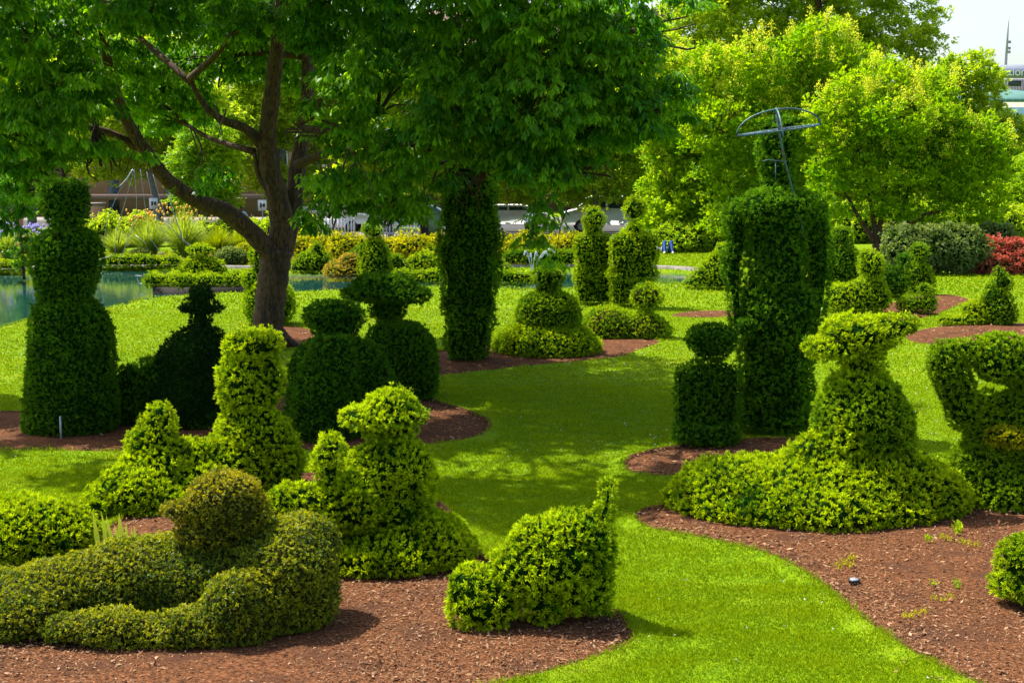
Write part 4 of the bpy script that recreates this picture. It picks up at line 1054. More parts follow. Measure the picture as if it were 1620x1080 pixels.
for i, (lab, x, by, h_, w_, n_, mt, fl) in enumerate([
  ('tallest feathery grass clump with arching blades behind the wire sail, orange topped', 292, 414, 84, 62, 1300, 'plume_blade', 'orange_flower'),
  ('feathery grass clump left of the tallest one', 236, 412, 72, 54, 1000, 'plume_blade', 'orange_flower'),
  ('short strappy grass clump behind the low hedge at the left', 186, 410, 50, 40, 700, 'plume_blade', None),
  ('dark strappy leaved clump below the bending limb', 345, 406, 48, 44, 700, 'blade', None),
  ('small grass clump beside the multi stemmed tree', 385, 402, 44, 40, 600, 'blade', None),
  ('iris clump with purple flowers at the left edge', 12, 412, 52, 40, 700, 'plume_blade', 'iris_purple'),
  ('iris clump with purple flowers next to the topiary woman', 50, 408, 48, 34, 600, 'plume_blade', 'iris_purple')]):
    grass_clump(lab, x, by, h_, w_, n_, mt, seed=i, flower=fl)
shrub('low pale green shrub right of the tallest grass clump', 'low_shrub', 360, 420, [(362,405,24,14,20)], 'pale_leaf', new=(.2, .9))
shrub('low yellow green shrub hugging the trunk on its left side', 'low_shrub', 392, 418, [(394,400,22,16,20)], 'gold_leaf', new=(.2, .9))
shrub('low leafy shrub under the wire sail', 'low_shrub', 222, 414, [(222,404,22,9,16)], 'pale_leaf', new=(.2, .9))
vib = ['nearest the spreading tree', 'second from the spreading tree', 'left of the red shrub', 'behind the red shrub']
for i, x in enumerate([1432, 1478, 1522, 1575]):
    shrub('tall pale leaved shrub ' + vib[i], 'pale_shrub', x, 434-(i == 3)*14, [(x,395,34,38,30),(x-12,380,20,22,20),(x+12,376,20,20,20)], 'pale_leaf', 'pale leaved shrubs on the right', new=(.1, 1), lump=3, Lf=1.5)
shrub('rounded dark red barberry shrub at the right edge of the lawn', 'red_shrub', 1585, 432, [(1575,415,48,34,36),(1615,418,44,36,36),(1548,424,26,20,24)], 'red_leaf', new=(.1, 1), lump=2, Lf=1.6)
for i, (x, w_, lab) in enumerate([(1350, 46, 'left of the spreading tree trunk'), (1420, 50, 'right of the spreading tree trunk'), (1490, 50, 'behind the pale leaved shrubs'), (1560, 50, 'left of the golden low tree'), (1640, 50, 'at the right edge behind the red shrub')]):
    shrub('big soft green shrub ' + lab, 'big_shrub', x, 384, [(x,360,w_,34,34),(x+20,346,w_*.6,24,24),(x-22,350,w_*.5,22,24)], 'far_leaf', 'soft green shrubs along the right side', new=(.1, 1), lump=3, Lf=1.5, dens=.8)
drk = [(1080,398,50,'behind the person in jeans'), (1150,398,50,'behind the slanting topiary'), (1230,398,50,'behind the umbrella man'), (1300,396,44,'right behind the layered topiary'), (1020,386,40,'at the white van\'s right end')]
for i, (x, by, w_, lab) in enumerate(drk):
    shrub('dark green hedge shrub ' + lab, 'hedge_shrub', x, by, [(x,382,w_,26,30),(x+15,372,w_*.5,18,20)], 'far_leaf', 'dark shrubs under the lime trees', new=(0, .6), lump=2.5, Lf=1.3, dens=.7)

# iris leaves and wooden stake by the lying man
root = empty('iris_plant', tuple(ground(175, 868)), 'few pointed iris leaves sprouting behind the lying topiary man', 'plant')
V = []; Q = []; C_ = []
Dn = ground(175, 886)[1]
for k, (x0, y0, x1, y1, w_) in enumerate([(162,856,150,816,3.4),(168,858,158,822,3.6),(182,860,178,818,4.5),(176,860,172,838,3.5),(186,858,190,832,3),(204,862,202,838,3),(198,862,198,842,3),(146,850,136,812,3)]):
    a = atY(x0, y0, Dn); b_ = atY(x1, y1, Dn); a[2] = 0; x0 += 10; x1 += 10; a = atY(x0, y0, Dn); b_ = atY(x1, y1-8, Dn); a[2] = 0; w = w_*1.5*pxm(Dn); m_ = (a*.55+b_*.45)
    V += [a-[w*.6, 0, 0], a+[w*.6, 0, 0], m_+[w, .02, 0], b_, m_-[w, -.02, 0]]
    i0 = 5*k; Q += [(i0, i0+1, i0+2, i0+4), (i0+4, i0+2, i0+3, i0+3)]; C_ += [(.6, .2, .5)]*2 + [(.7, .6, .6)] + [(.8, 1, .7)] + [(.7, .6, .6)]
V = np.array(V); Q = np.array(Q)
# pure quads: split the top triangle by a mid vertex
Q[1::2, 3] = Q[1::2, 0]; Q3 = Q[1::2, :3]; extra = (V[Q3[:, 0]]*.5 + V[Q3[:, 2]]*.5); n0 = len(V)
V = np.vstack([V, extra]); Qt = np.column_stack([Q3[:, 0], Q3[:, 1], Q3[:, 2], n0+np.arange(len(Q3))]); C_ = np.vstack([C_, np.tile([.7, .8, .6], (len(extra), 1))])
mesh_obj('leaves', V, np.vstack([Q[0::2], Qt]), M['plume_blade'], root, col=C_)
mb = MB(); a = ground(184, 866); b_ = atY(223, 852, a[1]+.1); mb.tube([a+[0, 0, .05], b_], .016, 6)
tag(mb.build('wooden_stake', M['concrete']), 'thin pale stick poking out beside the iris leaves', 'stick')

# =============================================================== SMALL GROUND THINGS
g_ = ground(1351, 926); root = empty('landscape_light', tuple(g_), 'small black ground light standing in the mulch by the grass edge', 'ground light')
mb = MB(); mb.lathe(g_, [(.045, -.05), (.05, .0), (.052, .045), (.058, .05), (.058, .062)], 16); mb.build('housing', M['black_metal'], root, True)
mb = MB(); mb.lathe(g_+[0, 0, .063], [(.046, 0), (.040, .006), (.01, .009)], 16); mb.build('lens', M['grey_metal'], root, True)
def weed(label, pts, h_, mat, seed, group='weeds in the mulch'):
    c_ = ground(*pts[0]); root = empty('weed', tuple(c_), label, 'weed', group); rr = np.random.default_rng(seed)
    P = []; D_ = []
    for p in pts:
        q = ground(*p)
        for k in range(22): P.append(q + [rr.normal(0, .02), rr.normal(0, .02), .03+rr.uniform(0, h_*.6)]); d_ = rnd_unit(rr, 1)[0] + [0, 0, 1.3]; D_.append(d_/np.linalg.norm(d_))
    n = len(P); V, Q, tip = quads_from(np.array(P), np.array(D_), np.full(n, h_*.45), np.full(n, h_*.15), rr)
    mesh_obj('leaves', V, Q, M[mat], root, col=np.stack([np.full(len(V), .8), tip, np.full(len(V), .8)], 1))
    return root
weed('yellow weed patch just left of the black ground light', [(1325,905),(1335,899),(1345,903),(1348,893)], .09, 'gold_leaf', 1)
weed('upright green weed in front of the spreading skirt', [(1515,852),(1516,846)], .16, 'box_green', 2)
weed('short green weed left of the upright one', [(1468,864)], .12, 'box_green', 3)
weed('scattered yellow seedlings at the skirt edge', [(1490,858),(1500,862),(1530,868),(1545,870),(1522,864)], .08, 'gold_leaf', 4)
weed('bright green seedling in the open mulch', [(1477,932)], .08, 'box_green', 5)
weed('dull green seedling right of the bright one', [(1515,936),(1512,930)], .08, 'yew_mid', 6)
weed('row of pale seedlings low in the right bed', [(1480,955),(1492,956),(1504,952)], .07, 'gold_leaf', 7)
weed('yellow seedling patch lowest in the right bed', [(1430,982),(1450,980),(1462,976),(1440,985)], .07, 'gold_leaf', 8)
mb = MB(); g_ = ground(97, 700); mb.box(g_[0]-.012, g_[0]+.012, g_[1]-.012, g_[1]+.012, -.05, .38)
tag(mb.build('metal_stake', M['grey_metal']), 'thin grey stake in the mulch at the foot of the topiary woman', 'stake')
mb = MB(); g_ = ground(58, 694); mb.tube([g_+[0, 0, -.05], g_+[0.02, .1, .3]], .012, 6)
tag(mb.build('metal_stake', M['black_metal']), 'short dark stake under the left hem of the topiary woman', 'stake')

# --- pond rim stones: kerb following the far shore
far_edge = [ground(x, y)[:2] for x, y in [(-300,428),(-150,426),(0,428),(160,422),(290,424),(470,426),(700,424),(900,423),(1040,425),(1108,429)]]
P = spline(np.column_stack([far_edge, np.zeros(len(far_edge))]), 6)
mb = MB(); T = np.gradient(P, axis=0); T /= np.linalg.norm(T, axis=1)[:, None]; Nn = np.stack([-T[:, 1], T[:, 0], 0*T[:, 0]], 1)
W0, W1 = -.05, .38
ring_ = [P+Nn*W0+[0, 0, -.6], P+Nn*W0+[0, 0, .10], P+Nn*W1+[0, 0, .10], P+Nn*W1+[0, 0, -.2]]
n = len(P); V = np.vstack(ring_); Q = [(k*n+i, k*n+i+1, (k+1)*n+i+1, (k+1)*n+i) for k in range(3) for i in range(n-1)]
tag(mesh_obj('pond_kerb', V, np.array(Q)[:, ::-1], M['kerb_stone']), kind='structure')

# --- planting soil behind the pond, pavement, street
BK = gpoly([(-300,424),(0,424),(160,419),(290,421),(470,423),(700,421),(900,420),(930,404),(925,392),(700,381),(400,379),(0,379),(-300,379)], True)
tag(ngon_sheet('soil_bed', BK, .012, M['mulch']), kind='structure')
def strip(name, y0, y1, z, mat, x=260):
    m_ = MB(); m_.box(-x, x, y0, y1, -.3, z); tag(m_.build(name, mat), kind='structure')
strip('pavement', 70.5, 75, .10, M['concrete']); strip('street', 75.3, 90, .008, M['asphalt']); strip('pavement', 90.3, 95, .10, M['concrete'])
strip('kerb', 75.003, 75.297, .12, M['kerb_stone'])

# --- wire sail frame
Ds = ground(240, 452)[1]
def sp_(x, y, dy=0): q = atY(x, y, Ds); q[1] += dy; return q
root = empty('wire_sail_frame', tuple(sp_(246, 470)), 'thin grey wire sail frame with curving ropes rising from the pond', 'wire frame')
mb = MB(); mb.tube(spline([sp_(188,296), sp_(200,284), sp_(210,268)], 4), .02, 6); mb.tube([sp_(262,270), sp_(270,330,.2), sp_(286,380,.3), sp_(318,410,.3)], .016, 6); mb.build('spar', M['grey_metal'], root, True)
mb = MB()
for a in [[(208,270),(190,300),(170,348),(163,400)],[(212,268),(216,330),(205,372),(186,420)],[(222,268),(230,330),(236,372),(258,405)],[(232,272),(248,340),(268,388),(294,412)],
          [(212,270),(195,330),(184,372),(182,405)],[(242,276),(258,330),(276,366),(304,390)]]:
    mb.tube(spline([sp_(*p) for p in a], 5), .008, 5)
for a in [[(160,410),(178,404)],[(232,386),(214,372)],[(250,404),(258,398)]]: mb.tube([sp_(*p) for p in a], .012, 5)
mb.build('wire', M['grey_metal'], root, True)
root = empty('wire_ladder', tuple(sp_(161, 440)), 'small white wire rungs rising out of the water left of the sail frame', 'wire frame')
mb = MB()
for y in (411, 424, 433): mb.tube([sp_(157, y), sp_(163, y-1)], .015, 5)
mb.tube([sp_(163,408), sp_(162,452)], .010, 5); mb.build('rung', M['white_paint'], root)
root = empty('wire_ladder', tuple(sp_(220, 450)), 'wire oar shape lying on the pond beside the boat hedge', 'wire frame')
mb = MB(); mb.tube([sp_(214,436), sp_(230,437)], .014, 5); mb.tube([sp_(217,440), sp_(222,456)], .012, 5); mb.tube([sp_(219,449), sp_(232,449)], .014, 5); mb.build('rung', M['grey_metal'], root)

# --- fountain
m, N, L = newmat('spray')
out = N.new('ShaderNodeOutputMaterial'); d = N.new('ShaderNodeBsdfPrincipled'); d.inputs['Base Color'].default_value = (.75,.8,.82,1); d.inputs['Roughness'].default_value = .3
t = N.new('ShaderNodeBsdfTransparent'); mx = N.new('ShaderNodeMixShader'); mx.inputs[0].default_value = .45
L.new(t.outputs[0], mx.inputs[1]); L.new(d.outputs[0], mx.inputs[2]); L.new(mx.outputs[0], out.inputs[0]); M['spray'] = m
g_ = ground(842, 434); Df = g_[1]
root = empty('fountain', (g_[0], g_[1], -.1), 'small pond fountain throwing thin white jets in a fan', 'fountain')
mb = MB(); mb.lathe((g_[0], g_[1], -.3), [(.12, 0), (.12, .25), (.05, .3), (.05, .36)], 10); mb.build('nozzle', M['black_metal'], root)
for (x, y) in [(832,397),(840,400),(848,398),(862,398),(870,393)]:
    a = g_; e = atY(x, y, Df); mid_ = (a+e)/2 + [0, 0, .12]
    mb = MB(); mb.tube(spline([a, mid_, e, e+(e-mid_)*[1, 1, 0]*.6+[0, 0, -.15]], 4), [.012]*4+[.02]*4+[.03]*5, 6); mb.build('jet', M['spray'], root, True)

# =============================================================== STREET SCENE
wallm = brickmat('tan_masonry', (.33,.20,.125), (.29,.175,.11), (.24,.17,.12), .9, .9, .45, .012)
Db = 98.0
def bx(x, y=300): return atY(x, y, Db)[0]
root = empty('masonry_building', (bx(200), Db, 0), 'long tan masonry building across the street at the left', 'building')
mb = MB(); mb.box(bx(-500), bx(600), Db, Db+18, 0, 8.6); mb.build('wall', wallm, root)
mb = MB(); mb.box(bx(-500), bx(600), Db-.12, Db-.003, 1.15, 1.55); mb.box(bx(-500), bx(600), Db-.15, Db-.003, 7.9, 8.7); mb.build('stone_band', plain('pinkish_stone', (.24,.16,.12), .85), root)
for i, x in enumerate(range(-60, 600, 62)):
    f = MB(); f.box(bx(x), bx(x+20), Db-.08, Db-.003, 3.4, 5.6); fo = f.build('window', M['white_paint'], root)
    g = MB(); g.box(bx(x+1.2), bx(x+18.8), Db-.1, Db-.083, 3.55, 5.45); g.build('pane', M['glass_dark'], fo)
for x in (70, 172, 262): 
    g = MB(); g.box(bx(x), bx(x+16), Db-.1, Db-.003, .1, 2.9); g.build('doorway', M['glass_dark'], root)
root = empty('brick_building', (bx(760), Db+10, 0), 'brown brick building behind the trees in the centre', 'building')
brownm = brickmat('brown_brick', (.22,.13,.09), (.18,.10,.07), (.25,.2,.17), 2.2, .5, .25, .02)
mb = MB(); mb.box(bx(640), bx(1080), Db+10, Db+30, 0, 15); mb.build('wall', brownm, root)
for zz in (2.2, 6.2, 10.2):
    for x in range(655, 1070, 40):
        f = MB(); f.box(bx(x), bx(x+20), Db+9.92, Db+9.997, zz, zz+2.1); fo = f.build('window', M['concrete'], root)
        g = MB(); g.box(bx(x+1.5), bx(x+18.5), Db+9.89, Db+9.917, zz+.12, zz+1.95); g.build('pane', M['glass_dark'], fo)
# tapered brick pier
Dp = ground(156, 380)[1]; c_ = atY(154, 360, Dp); q = pxm(Dp)
root = empty('brick_pier', (c_[0], Dp, 0), 'flared tan brick urn pier with a pale cap behind the topiary woman', 'pier')
piermat = brickmat('pier_brick', (.42,.23,.11), (.34,.18,.09), (.42,.34,.26), 5, .5, .25, .03)
zt = atY(154, 324, Dp)[2]
mb = MB(); mb.lathe((c_[0], Dp, 0), [(9*q, 0), (9.5*q, zt*.4), (12*q, zt*.85), (13*q, zt)], 20); mb.build('body', piermat, root, True)
mb = MB(); mb.lathe((c_[0], Dp, zt+.003), [(14.5*q, 0), (14.8*q, .06), (14.5*q, .1)], 20); mb.build('cap', M['concrete'], root)
# small left orange-brown pier
Dp2 = ground(26, 378)[1]; c2 = atY(26, 350, Dp2)
root = empty('brick_pier', (c2[0], Dp2, 0), 'low brick pier seen through leaves at the left edge', 'pier')
mb = MB(); mb.lathe((c2[0], Dp2, 0), [(.3, 0), (.34, 1.2), (.42, 1.9)], 16); mb.build('body', piermat, root, True)
mb = MB(); mb.lathe((c2[0], Dp2, 1.903), [(.46, 0), (.47, .06), (.45, .1)], 16); mb.build('cap', M['concrete'], root)
# parking signs
for i, (x, y, lab) in enumerate([(243, 322, 'small white street sign on a pole behind the wire sail'), (415, 325, 'small white street sign beside the people at the trunk'), (124, 316, 'small white street sign behind the topiary woman\'s hat'), (705, 350, 'white pictogram sign at the left edge of the shaggy column')]):
    Dg = 73.0; c_ = atY(x, y, Dg); root = empty('street_sign', (c_[0], Dg, .1), lab, 'sign', 'small street signs')
    m_ = MB(); m_.tube([(c_[0], Dg+.03, .1), (c_[0], Dg+.03, c_[2]+.1)], .03, 8); m_.build('pole', M['grey_metal'], root)
    m_ = MB(); m_.box(c_[0]-.22, c_[0]+.22, Dg-.02, Dg-.001, c_[2]-.28, c_[2]+.28); p_ = m_.build('panel', M['white_paint'], root)
    m_ = MB(); m_.box(c_[0]-.12, c_[0]-.03, Dg-.024, Dg-.0205, c_[2]-.12, c_[2]+.12); m_.box(c_[0]+.03, c_[0]+.14, Dg-.024, Dg-.0205, c_[2]-.08, c_[2]+.10); m_.box(c_[0]-.03, c_[0]+.03, Dg-.024, Dg-.0205, c_[2]-.02, c_[2]+.03); m_.build('symbol', M['black_metal'], p_)
# green cabinet
Dg = 70.0; c_ = atY(682, 375, Dg)
plain('green_paint', (.16, .24, .10), .5)
root = empty('utility_cabinet', (c_[0], Dg, .0), 'grey green utility cabinet next to the person in black', 'cabinet')
m_ = MB(); m_.box(c_[0]-.30, c_[0]+.30, Dg, Dg+.5, 0, 1.3); m_.build('body', M['green_paint'], root)
m_ = MB(); m_.box(c_[0]-.33, c_[0]+.33, Dg-.03, Dg+.53, 1.303, 1.37); m_.build('lid', M['green_paint'], root)
m_ = MB(); m_.box(c_[0]-.25, c_[0]+.25, Dg-.015, Dg-.002, .15, 1.2); m_.build('door', M['green_paint'], root)

# white picket / barrier runs
def fence(label, x0, x1, Dg, h_):
    a, b_ = atY(x0, 370, Dg)[0], atY(x1, 370, Dg)[0]; root = empty('white_fence', ((a+b_)/2, Dg, 0), label, 'fence', 'white street fences')
    m_ = MB()
    for x in np.arange(a, b_+.01, .16): m_.box(x-.03, x+.03, Dg-.012, Dg+.012, .12, h_)
    m_.build('picket', M['white_paint'], root)
    m_ = MB(); m_.box(a-.05, b_+.05, Dg+.014, Dg+.05, .3, .38); m_.box(a-.05, b_+.05, Dg+.014, Dg+.05, h_-.18, h_-.1); m_.build('rail', M['white_paint'], root)
    for x in np.arange(a, b_+.1, (b_-a)/max(1, round((b_-a)/2))):
        m_ = MB(); m_.box(x-.05, x+.05, Dg+.052, Dg+.15, 0, h_+.08); m_.build('post', M['white_paint'], root)
fence('white picket fence right of the big trunk', 468, 560, 69.6, 1.15)
fence('white picket fence between the slim grey trunk and the person in black', 596, 668, 69.6, 1.15)

# cars and van
def wheelset(root, xs, y0, y1, r_, z=.008):
    for x in xs:
        for y, sg in ((y0, 1), (y1, -1)):
            tyre = MB(); th = np.linspace(0, 2*PI, 21)
            for (ra, rb, off, nm) in ((r_, r_*.6, .22, 't'),):
                V = []; n_ = 20
                for (rr_, yy) in ((r_*.58, 0), (r_*.95, 0), (r_, .04), (r_, .18), (r_*.95, .22), (r_*.58, .22)):
                    V += [(x+rr_*math.cos(t), y+sg*yy, z+r_+rr_*math.sin(t)) for t in th[:-1]]
                Q = [(i*n_+j, i*n_+(j+1) % n_, (i+1)*n_+(j+1) % n_, (i+1)*n_+j) for i in range(5) for j in range(n_)]
                tyre.add(V, Q)
            w = tyre.build('wheel', M['rubber'], root, True)
            rim = MB(); V = []
            for (rr_, yy) in ((r_*.57, .02), (r_*.3, .035), (.03, .03)):
                V += [(x+rr_*math.cos(t), y+sg*yy, z+r_+rr_*math.sin(t)) for t in th[:-1]]
            rim.add(V, [(i*20+j, i*20+(j+1) % 20, (i+1)*20+(j+1) % 20, (i+1)*20+j) for i in range(2) for j in range(20)]); rim.build('rim', M['grey_metal'], w)
def body_extrude(prof, y0, y1, inset, name, mat, root, bev=.06):
    """side profile (x,z), extruded across y with a tumble-home inset at the top"""
    P = np.array(prof); zmin, zmax = P[:, 1].min(), P[:, 1].max(); n_ = len(P)
    rows = []
    for f in (0, .06, .94, 1):
        yb = y0 + (y1-y0)*f; ins = inset*np.clip((P[:, 1]-zmin-.4)/(zmax-zmin-.4), 0, 1)*(1 if f < .5 else -1)
        sh = (1 if f in (.06, .94) else .985); c_ = P.mean(0)
        Q_ = c_ + (P-c_)*sh
        rows.append(np.stack([Q_[:, 0], yb+ins, Q_[:, 1]], 1))
    V = np.vstack(rows); F = [(k*n_+i, k*n_+(i+1) % n_, (k+1)*n_+(i+1) % n_, (k+1)*n_+i) for k in range(3) for i in range(n_)]
    import mathutils.geometry as mg
    tri = mg.tessellate_polygon([[Vector((p[0], p[1], 0)) for p in P]])
    # cap triangles as degenerate-free quads: add mid-edge vertex
    V = list(V)
    for base in (0, 3*n_):
        for t in tri:
            a, b2, c2 = [base+k for k in t]; V.append((V[a]+V[c2])/2); F.append((a, b2, c2, len(V)-1))
    return mesh_obj(name, np.array(V), np.array(F), mat, root)
def vehicle(label, name, cat, xc, y, L_, H_, prof, wins, paint, wheels, rw, group='vehicles parked along the street', faces=1):
    root = empty(name, (xc, y, 0), label, cat, group)
    P = [(xc + faces*(a-.5)*L_, .30+b*(H_-.30)) for a, b in prof]
    body_extrude(P, y-.9, y+.9, .12, 'body', paint, root)
    for w_ in wins:
        W = np.array([(xc + faces*(a-.5)*L_, .30+b*(H_-.30)) for a, b in w_])
        if len(W) == 4:
            for yy, s in ((y-.9, -1), (y+.9, 1)):
                ins = .12*np.clip((W[:, 1]-.7)/(H_-.7), 0, 1)
                V = np.stack([W[:, 0], yy - s*ins + s*.012, W[:, 1]], 1); V2 = V + [0, -s*.03, 0]
                mesh_obj('side_window', np.vstack([V, V2]), [(0,1,2,3),(4,5,6,7)], M['glass_dark'], root)
    wheelset(root, [xc + faces*(a-.5)*L_ for a in wheels], y-.93, y+.93, rw)
    for s in (-1, 1):
        h_ = MB(); xx = xc + faces*(-.5)*L_; h_.box(min(xx-.02, xx+.1), max(xx-.02, xx+.1), y+s*.62-.16, y+s*.62+.16, .68, .84); h_.build('headlight', M['grey_metal'], root)
        h_ = MB(); xx = xc + faces*(.5)*L_; plain('tail_red', (.4, .02, .02)) if 'tail_red' not in M else None
        h_.box(xx-.1, xx+.02, y+s*.7-.1, y+s*.7+.1, .8, 1.0); h_.build('tail_light', M['tail_red'], root)
    return root
van_prof = [(0,.08),(0,.40),(.04,.50),(.17,.60),(.27,.97),(.31,1),(.97,1),(1,.93),(1,.08)]
car_prof = [(0,.15),(0,.45),(.05,.56),(.24,.64),(.36,.97),(.42,1),(.70,1),(.80,.92),(.92,.66),(1,.60),(1,.15)]
yv = 77.5
vehicle('white van parked behind the two topiary soldiers', 'parked_van', 'van', atY(962, 360, yv)[0], yv, 5.0, 1.95, van_prof[::1], [[(.26,.62),(.31,.9),(.46,.9),(.46,.62)], [(.49,.62),(.49,.9),(.70,.9),(.70,.62)], [(.73,.62),(.73,.9),(.94,.9),(.94,.62)]], M['white_paint'], (.2, .82), .36, faces=1)
cw = [[(.29,.64),(.38,.92),(.52,.92),(.52,.64)], [(.54,.64),(.54,.92),(.70,.92),(.82,.66)]]
plain('blue_paint', (.10,.16,.26), .3); plain('maroon_paint', (.16,.05,.06), .3)
vehicle('white car parked behind the person in the white shirt', 'parked_car', 'car', atY(800, 360, yv)[0], yv, 4.5, 1.5, car_prof, cw, M['white_paint'], (.2, .8), .33)
vehicle('white car whose side shows right of the big trunk', 'parked_car', 'car', atY(520, 360, yv)[0], yv, 4.5, 1.5, car_prof, cw, M['white_paint'], (.2, .8), .33, faces=-1)
vehicle('dark blue car parked behind the slim grey trunk', 'parked_car', 'car', atY(650, 360, yv)[0], yv, 4.5, 1.5, car_prof, cw, M['blue_paint'], (.2, .8), .33)

# people
def person(label, px, feet_y, hpx, pose='stand', skin='skin', shirt=(.7, .7, .7), trousers=(.05, .06, .1), hair=(.03, .02, .015), D=None, face=-1, group='people by the street'):
    g_ = ground(px, feet_y, .1 if D is None else 0); D_ = D or g_[1]; X = atY(px, feet_y, D_)[0]; z0 = .10 if D_ > 70.5 else .0
    H = hpx*pxm(D_); k = H/1.7
    def v(x, y, z): return np.array([X + x*k, D_ + y*k*face*-1, z0 + z*k])
    def C(a, r1, b, r2): return ('c', v(*a), r1*k, v(*b), r2*k, 1.)
    key = 'cl%d' % (zlib.crc32(repr((shirt, trousers, px)).encode()) % 99999); ms = plain(key+'s', shirt, .8); mt_ = plain(key+'t', trousers, .8); mh = plain(key+'h', hair, .7)
    root = empty('person', (X, D_, z0), label, 'person', group)
    hd = v(0, 0, 1.58)
    if pose == 'stand': el1, ha1, el2, ha2 = (-.27,.02,1.12), (-.27,-.12,.88), (.27,.02,1.12), (.28,-.10,.88)
    elif pose == 'phone': el1, ha1, el2, ha2 = (-.25,-.04,1.12), (-.06,-.28,1.22), (.25,-.04,1.12), (.06,-.28,1.22)
    else: el1, ha1, el2, ha2 = (-.30,0,1.16), (-.12,-.16,1.0), (.30,0,1.16), (.2,-.2,1.02)
    body = [('e', hd, np.array([.075, .09, .115])*k), C((0,.01,1.40), .055, (0,0,1.50), .052), C((0,.01,1.30), .14, (0,0,1.0), .13), C((-.15,.01,1.38), .055, el1, .042), C(el1, .04, ha1, .03),
            C((.15,.01,1.38), .055, el2, .042), C(el2, .04, ha2, .03), ('e', v(*ha1), np.array([.035, .045, .07])*k), ('e', v(*ha2), np.array([.035, .045, .07])*k),
            C((-.09,0,.92), .085, (-.10,-.01,.5), .062), C((-.10,-.01,.5), .058, (-.11,.02,.08), .04), C((.09,0,.92), .085, (.10,-.02,.5), .062), C((.10,-.02,.5), .058, (.12,.02,.08), .04),
            C((-.11,.03,.05), .045, (-.12,-.15,.04), .038), C((.12,.03,.05), .045, (.13,-.15,.04), .038), ('e', v(0,-.09,1.565), np.array([.014,.02,.022])*k)]
    V, Q, vn, _ = surfnet(body, .02, .03*k); mesh_obj('body', V, Q, M[skin], root, smooth=True)
    sh = [C((-.08,.01,1.34), .135, (-.05,0,.98), .13), C((.08,.01,1.34), .135, (.05,0,.98), .13), C((-.15,.01,1.38), .072, tuple(np.array((-.15,.01,1.38))*.3+np.array(el1)*.7), .062), C((.15,.01,1.38), .072, tuple(np.array((.15,.01,1.38))*.3+np.array(el2)*.7), .062)]
    V, Q, vn, _ = surfnet(sh, .02, .04*k); mesh_obj('shirt', V, Q, ms, root, smooth=True)
    tr = [C((-.07,0,.95), .115, (-.10,-.01,.5), .082), C((-.10,-.01,.5), .08, (-.11,.02,.12), .065), C((.07,0,.95), .115, (.10,-.02,.5), .082), C((.10,-.02,.5), .08, (.12,.02,.12), .065)]
    V, Q, vn, _ = surfnet(tr, .02, .04*k); mesh_obj('trousers', V, Q, mt_, root, smooth=True)
    hr = [('e', hd + np.array([0, .02*k*face*-1, .035*k]), np.array([.085, .095, .10])*k)]
    V, Q, vn, _ = surfnet(hr, .02, .03*k); mesh_obj('hair', V, Q, mh, root, smooth=True)
    sm = MB()
    for s in (-.115, .125): c_ = v(s, -.06, .045); sm.lathe(c_+[0, 0, -.04], [(.05, 0), (.055, .03), (.04, .07)], 10, sx=1, sy=2.2)
    sm.build('shoe', M['black_metal'] if 'white shoes' not in label else M['white_paint'], root, True)
    return root
person('person in a white shirt and dark trousers with white shoes, seen from behind', 837, 377, 49, 'walk', 'skin', (.72,.74,.82), (.012,.016,.04), face=1)
person('person dressed all in black holding something before the chest, beside the green cabinet', 671, 384, 62, 'phone', 'skin_dark', (.010,.010,.012), (.012,.012,.014), (.12,.02,.02))
person('person in a pale blue shirt, tallest of the three behind the limb', 383, 380, 56, 'walk', 'skin_dark', (.42,.50,.62), (.05,.06,.1))
person('fair haired person, leftmost of the three behind the limb', 371, 378, 50, 'stand', 'skin', (.5,.25,.2), (.05,.05,.07), (.30,.20,.10))
person('person in a peach top, rightmost of the three behind the limb', 399, 380, 44, 'stand', 'skin', (.70,.30,.18), (.1,.08,.08))
person('person in a bright blue shirt right of the big trunk', 492, 376, 44, 'stand', 'skin', (.03,.10,.45), (.03,.04,.1))
person('person in a light blue shirt right of the bright blue one', 507, 376, 42, 'walk', 'skin', (.25,.40,.65), (.05,.06,.12))

# person lying on the lawn with knees up
g_ = ground(1056, 401); q = pxm(g_[1]); X, Y = g_[0], g_[1]
plain('jeans', (.02,.07,.26), .8); plain('grey_shirt', (.30,.32,.36), .8); plain('pale_sole', (.6,.6,.58), .8); plain('brown_hair', (.05,.03,.02), .8)
root = empty('person', (X, Y, 0), 'person in blue jeans lying on the grass with both knees raised', 'person')
def C2(a, r1, b, r2): return ('c', np.array([X, Y, 0])+a, r1, np.array([X, Y, 0])+b, r2, 1.)
legs = [[C2((-.12,.30,.14), .10, (-.13,-.02,.46), .085), C2((-.13,-.02,.46), .08, (-.15,-.30,.09), .05)], [C2((.14,.30,.14), .10, (.15,-.02,.46), .085), C2((.15,-.02,.46), .08, (.18,-.30,.09), .05)]]
torso = [C2((-.05,.35,.14), .14, (-.28,.85,.15), .15)]
skin_ = [('e', np.array([X-.34, Y+1.15, .16]), np.array([.09, .12, .10])), C2((-.28,.85,.16), .1, (-.33,1.05,.16), .05), C2((-.05,.35,.14), .11, (-.28,.85,.15), .12), C2((-.12,.30,.14), .08, (-.13,-.02,.46), .07), C2((-.13,-.02,.46), .065, (-.15,-.30,.07), .04),
         C2((.14,.30,.14), .08, (.15,-.02,.46), .07), C2((.15,-.02,.46), .065, (.18,-.30,.07), .04), C2((-.42,.75,.14), .045, (-.45,.42,.10), .038), C2((-.45,.42,.10), .038, (-.30,.2,.16), .03)]
V, Q, vn, _ = surfnet(skin_, .022, .03); mesh_obj('body', V, Q, M['skin'], root, smooth=True)
V, Q, vn, _ = surfnet(legs[0]+legs[1], .022, .03); mesh_obj('jeans', V, Q, M['jeans'], root, smooth=True)
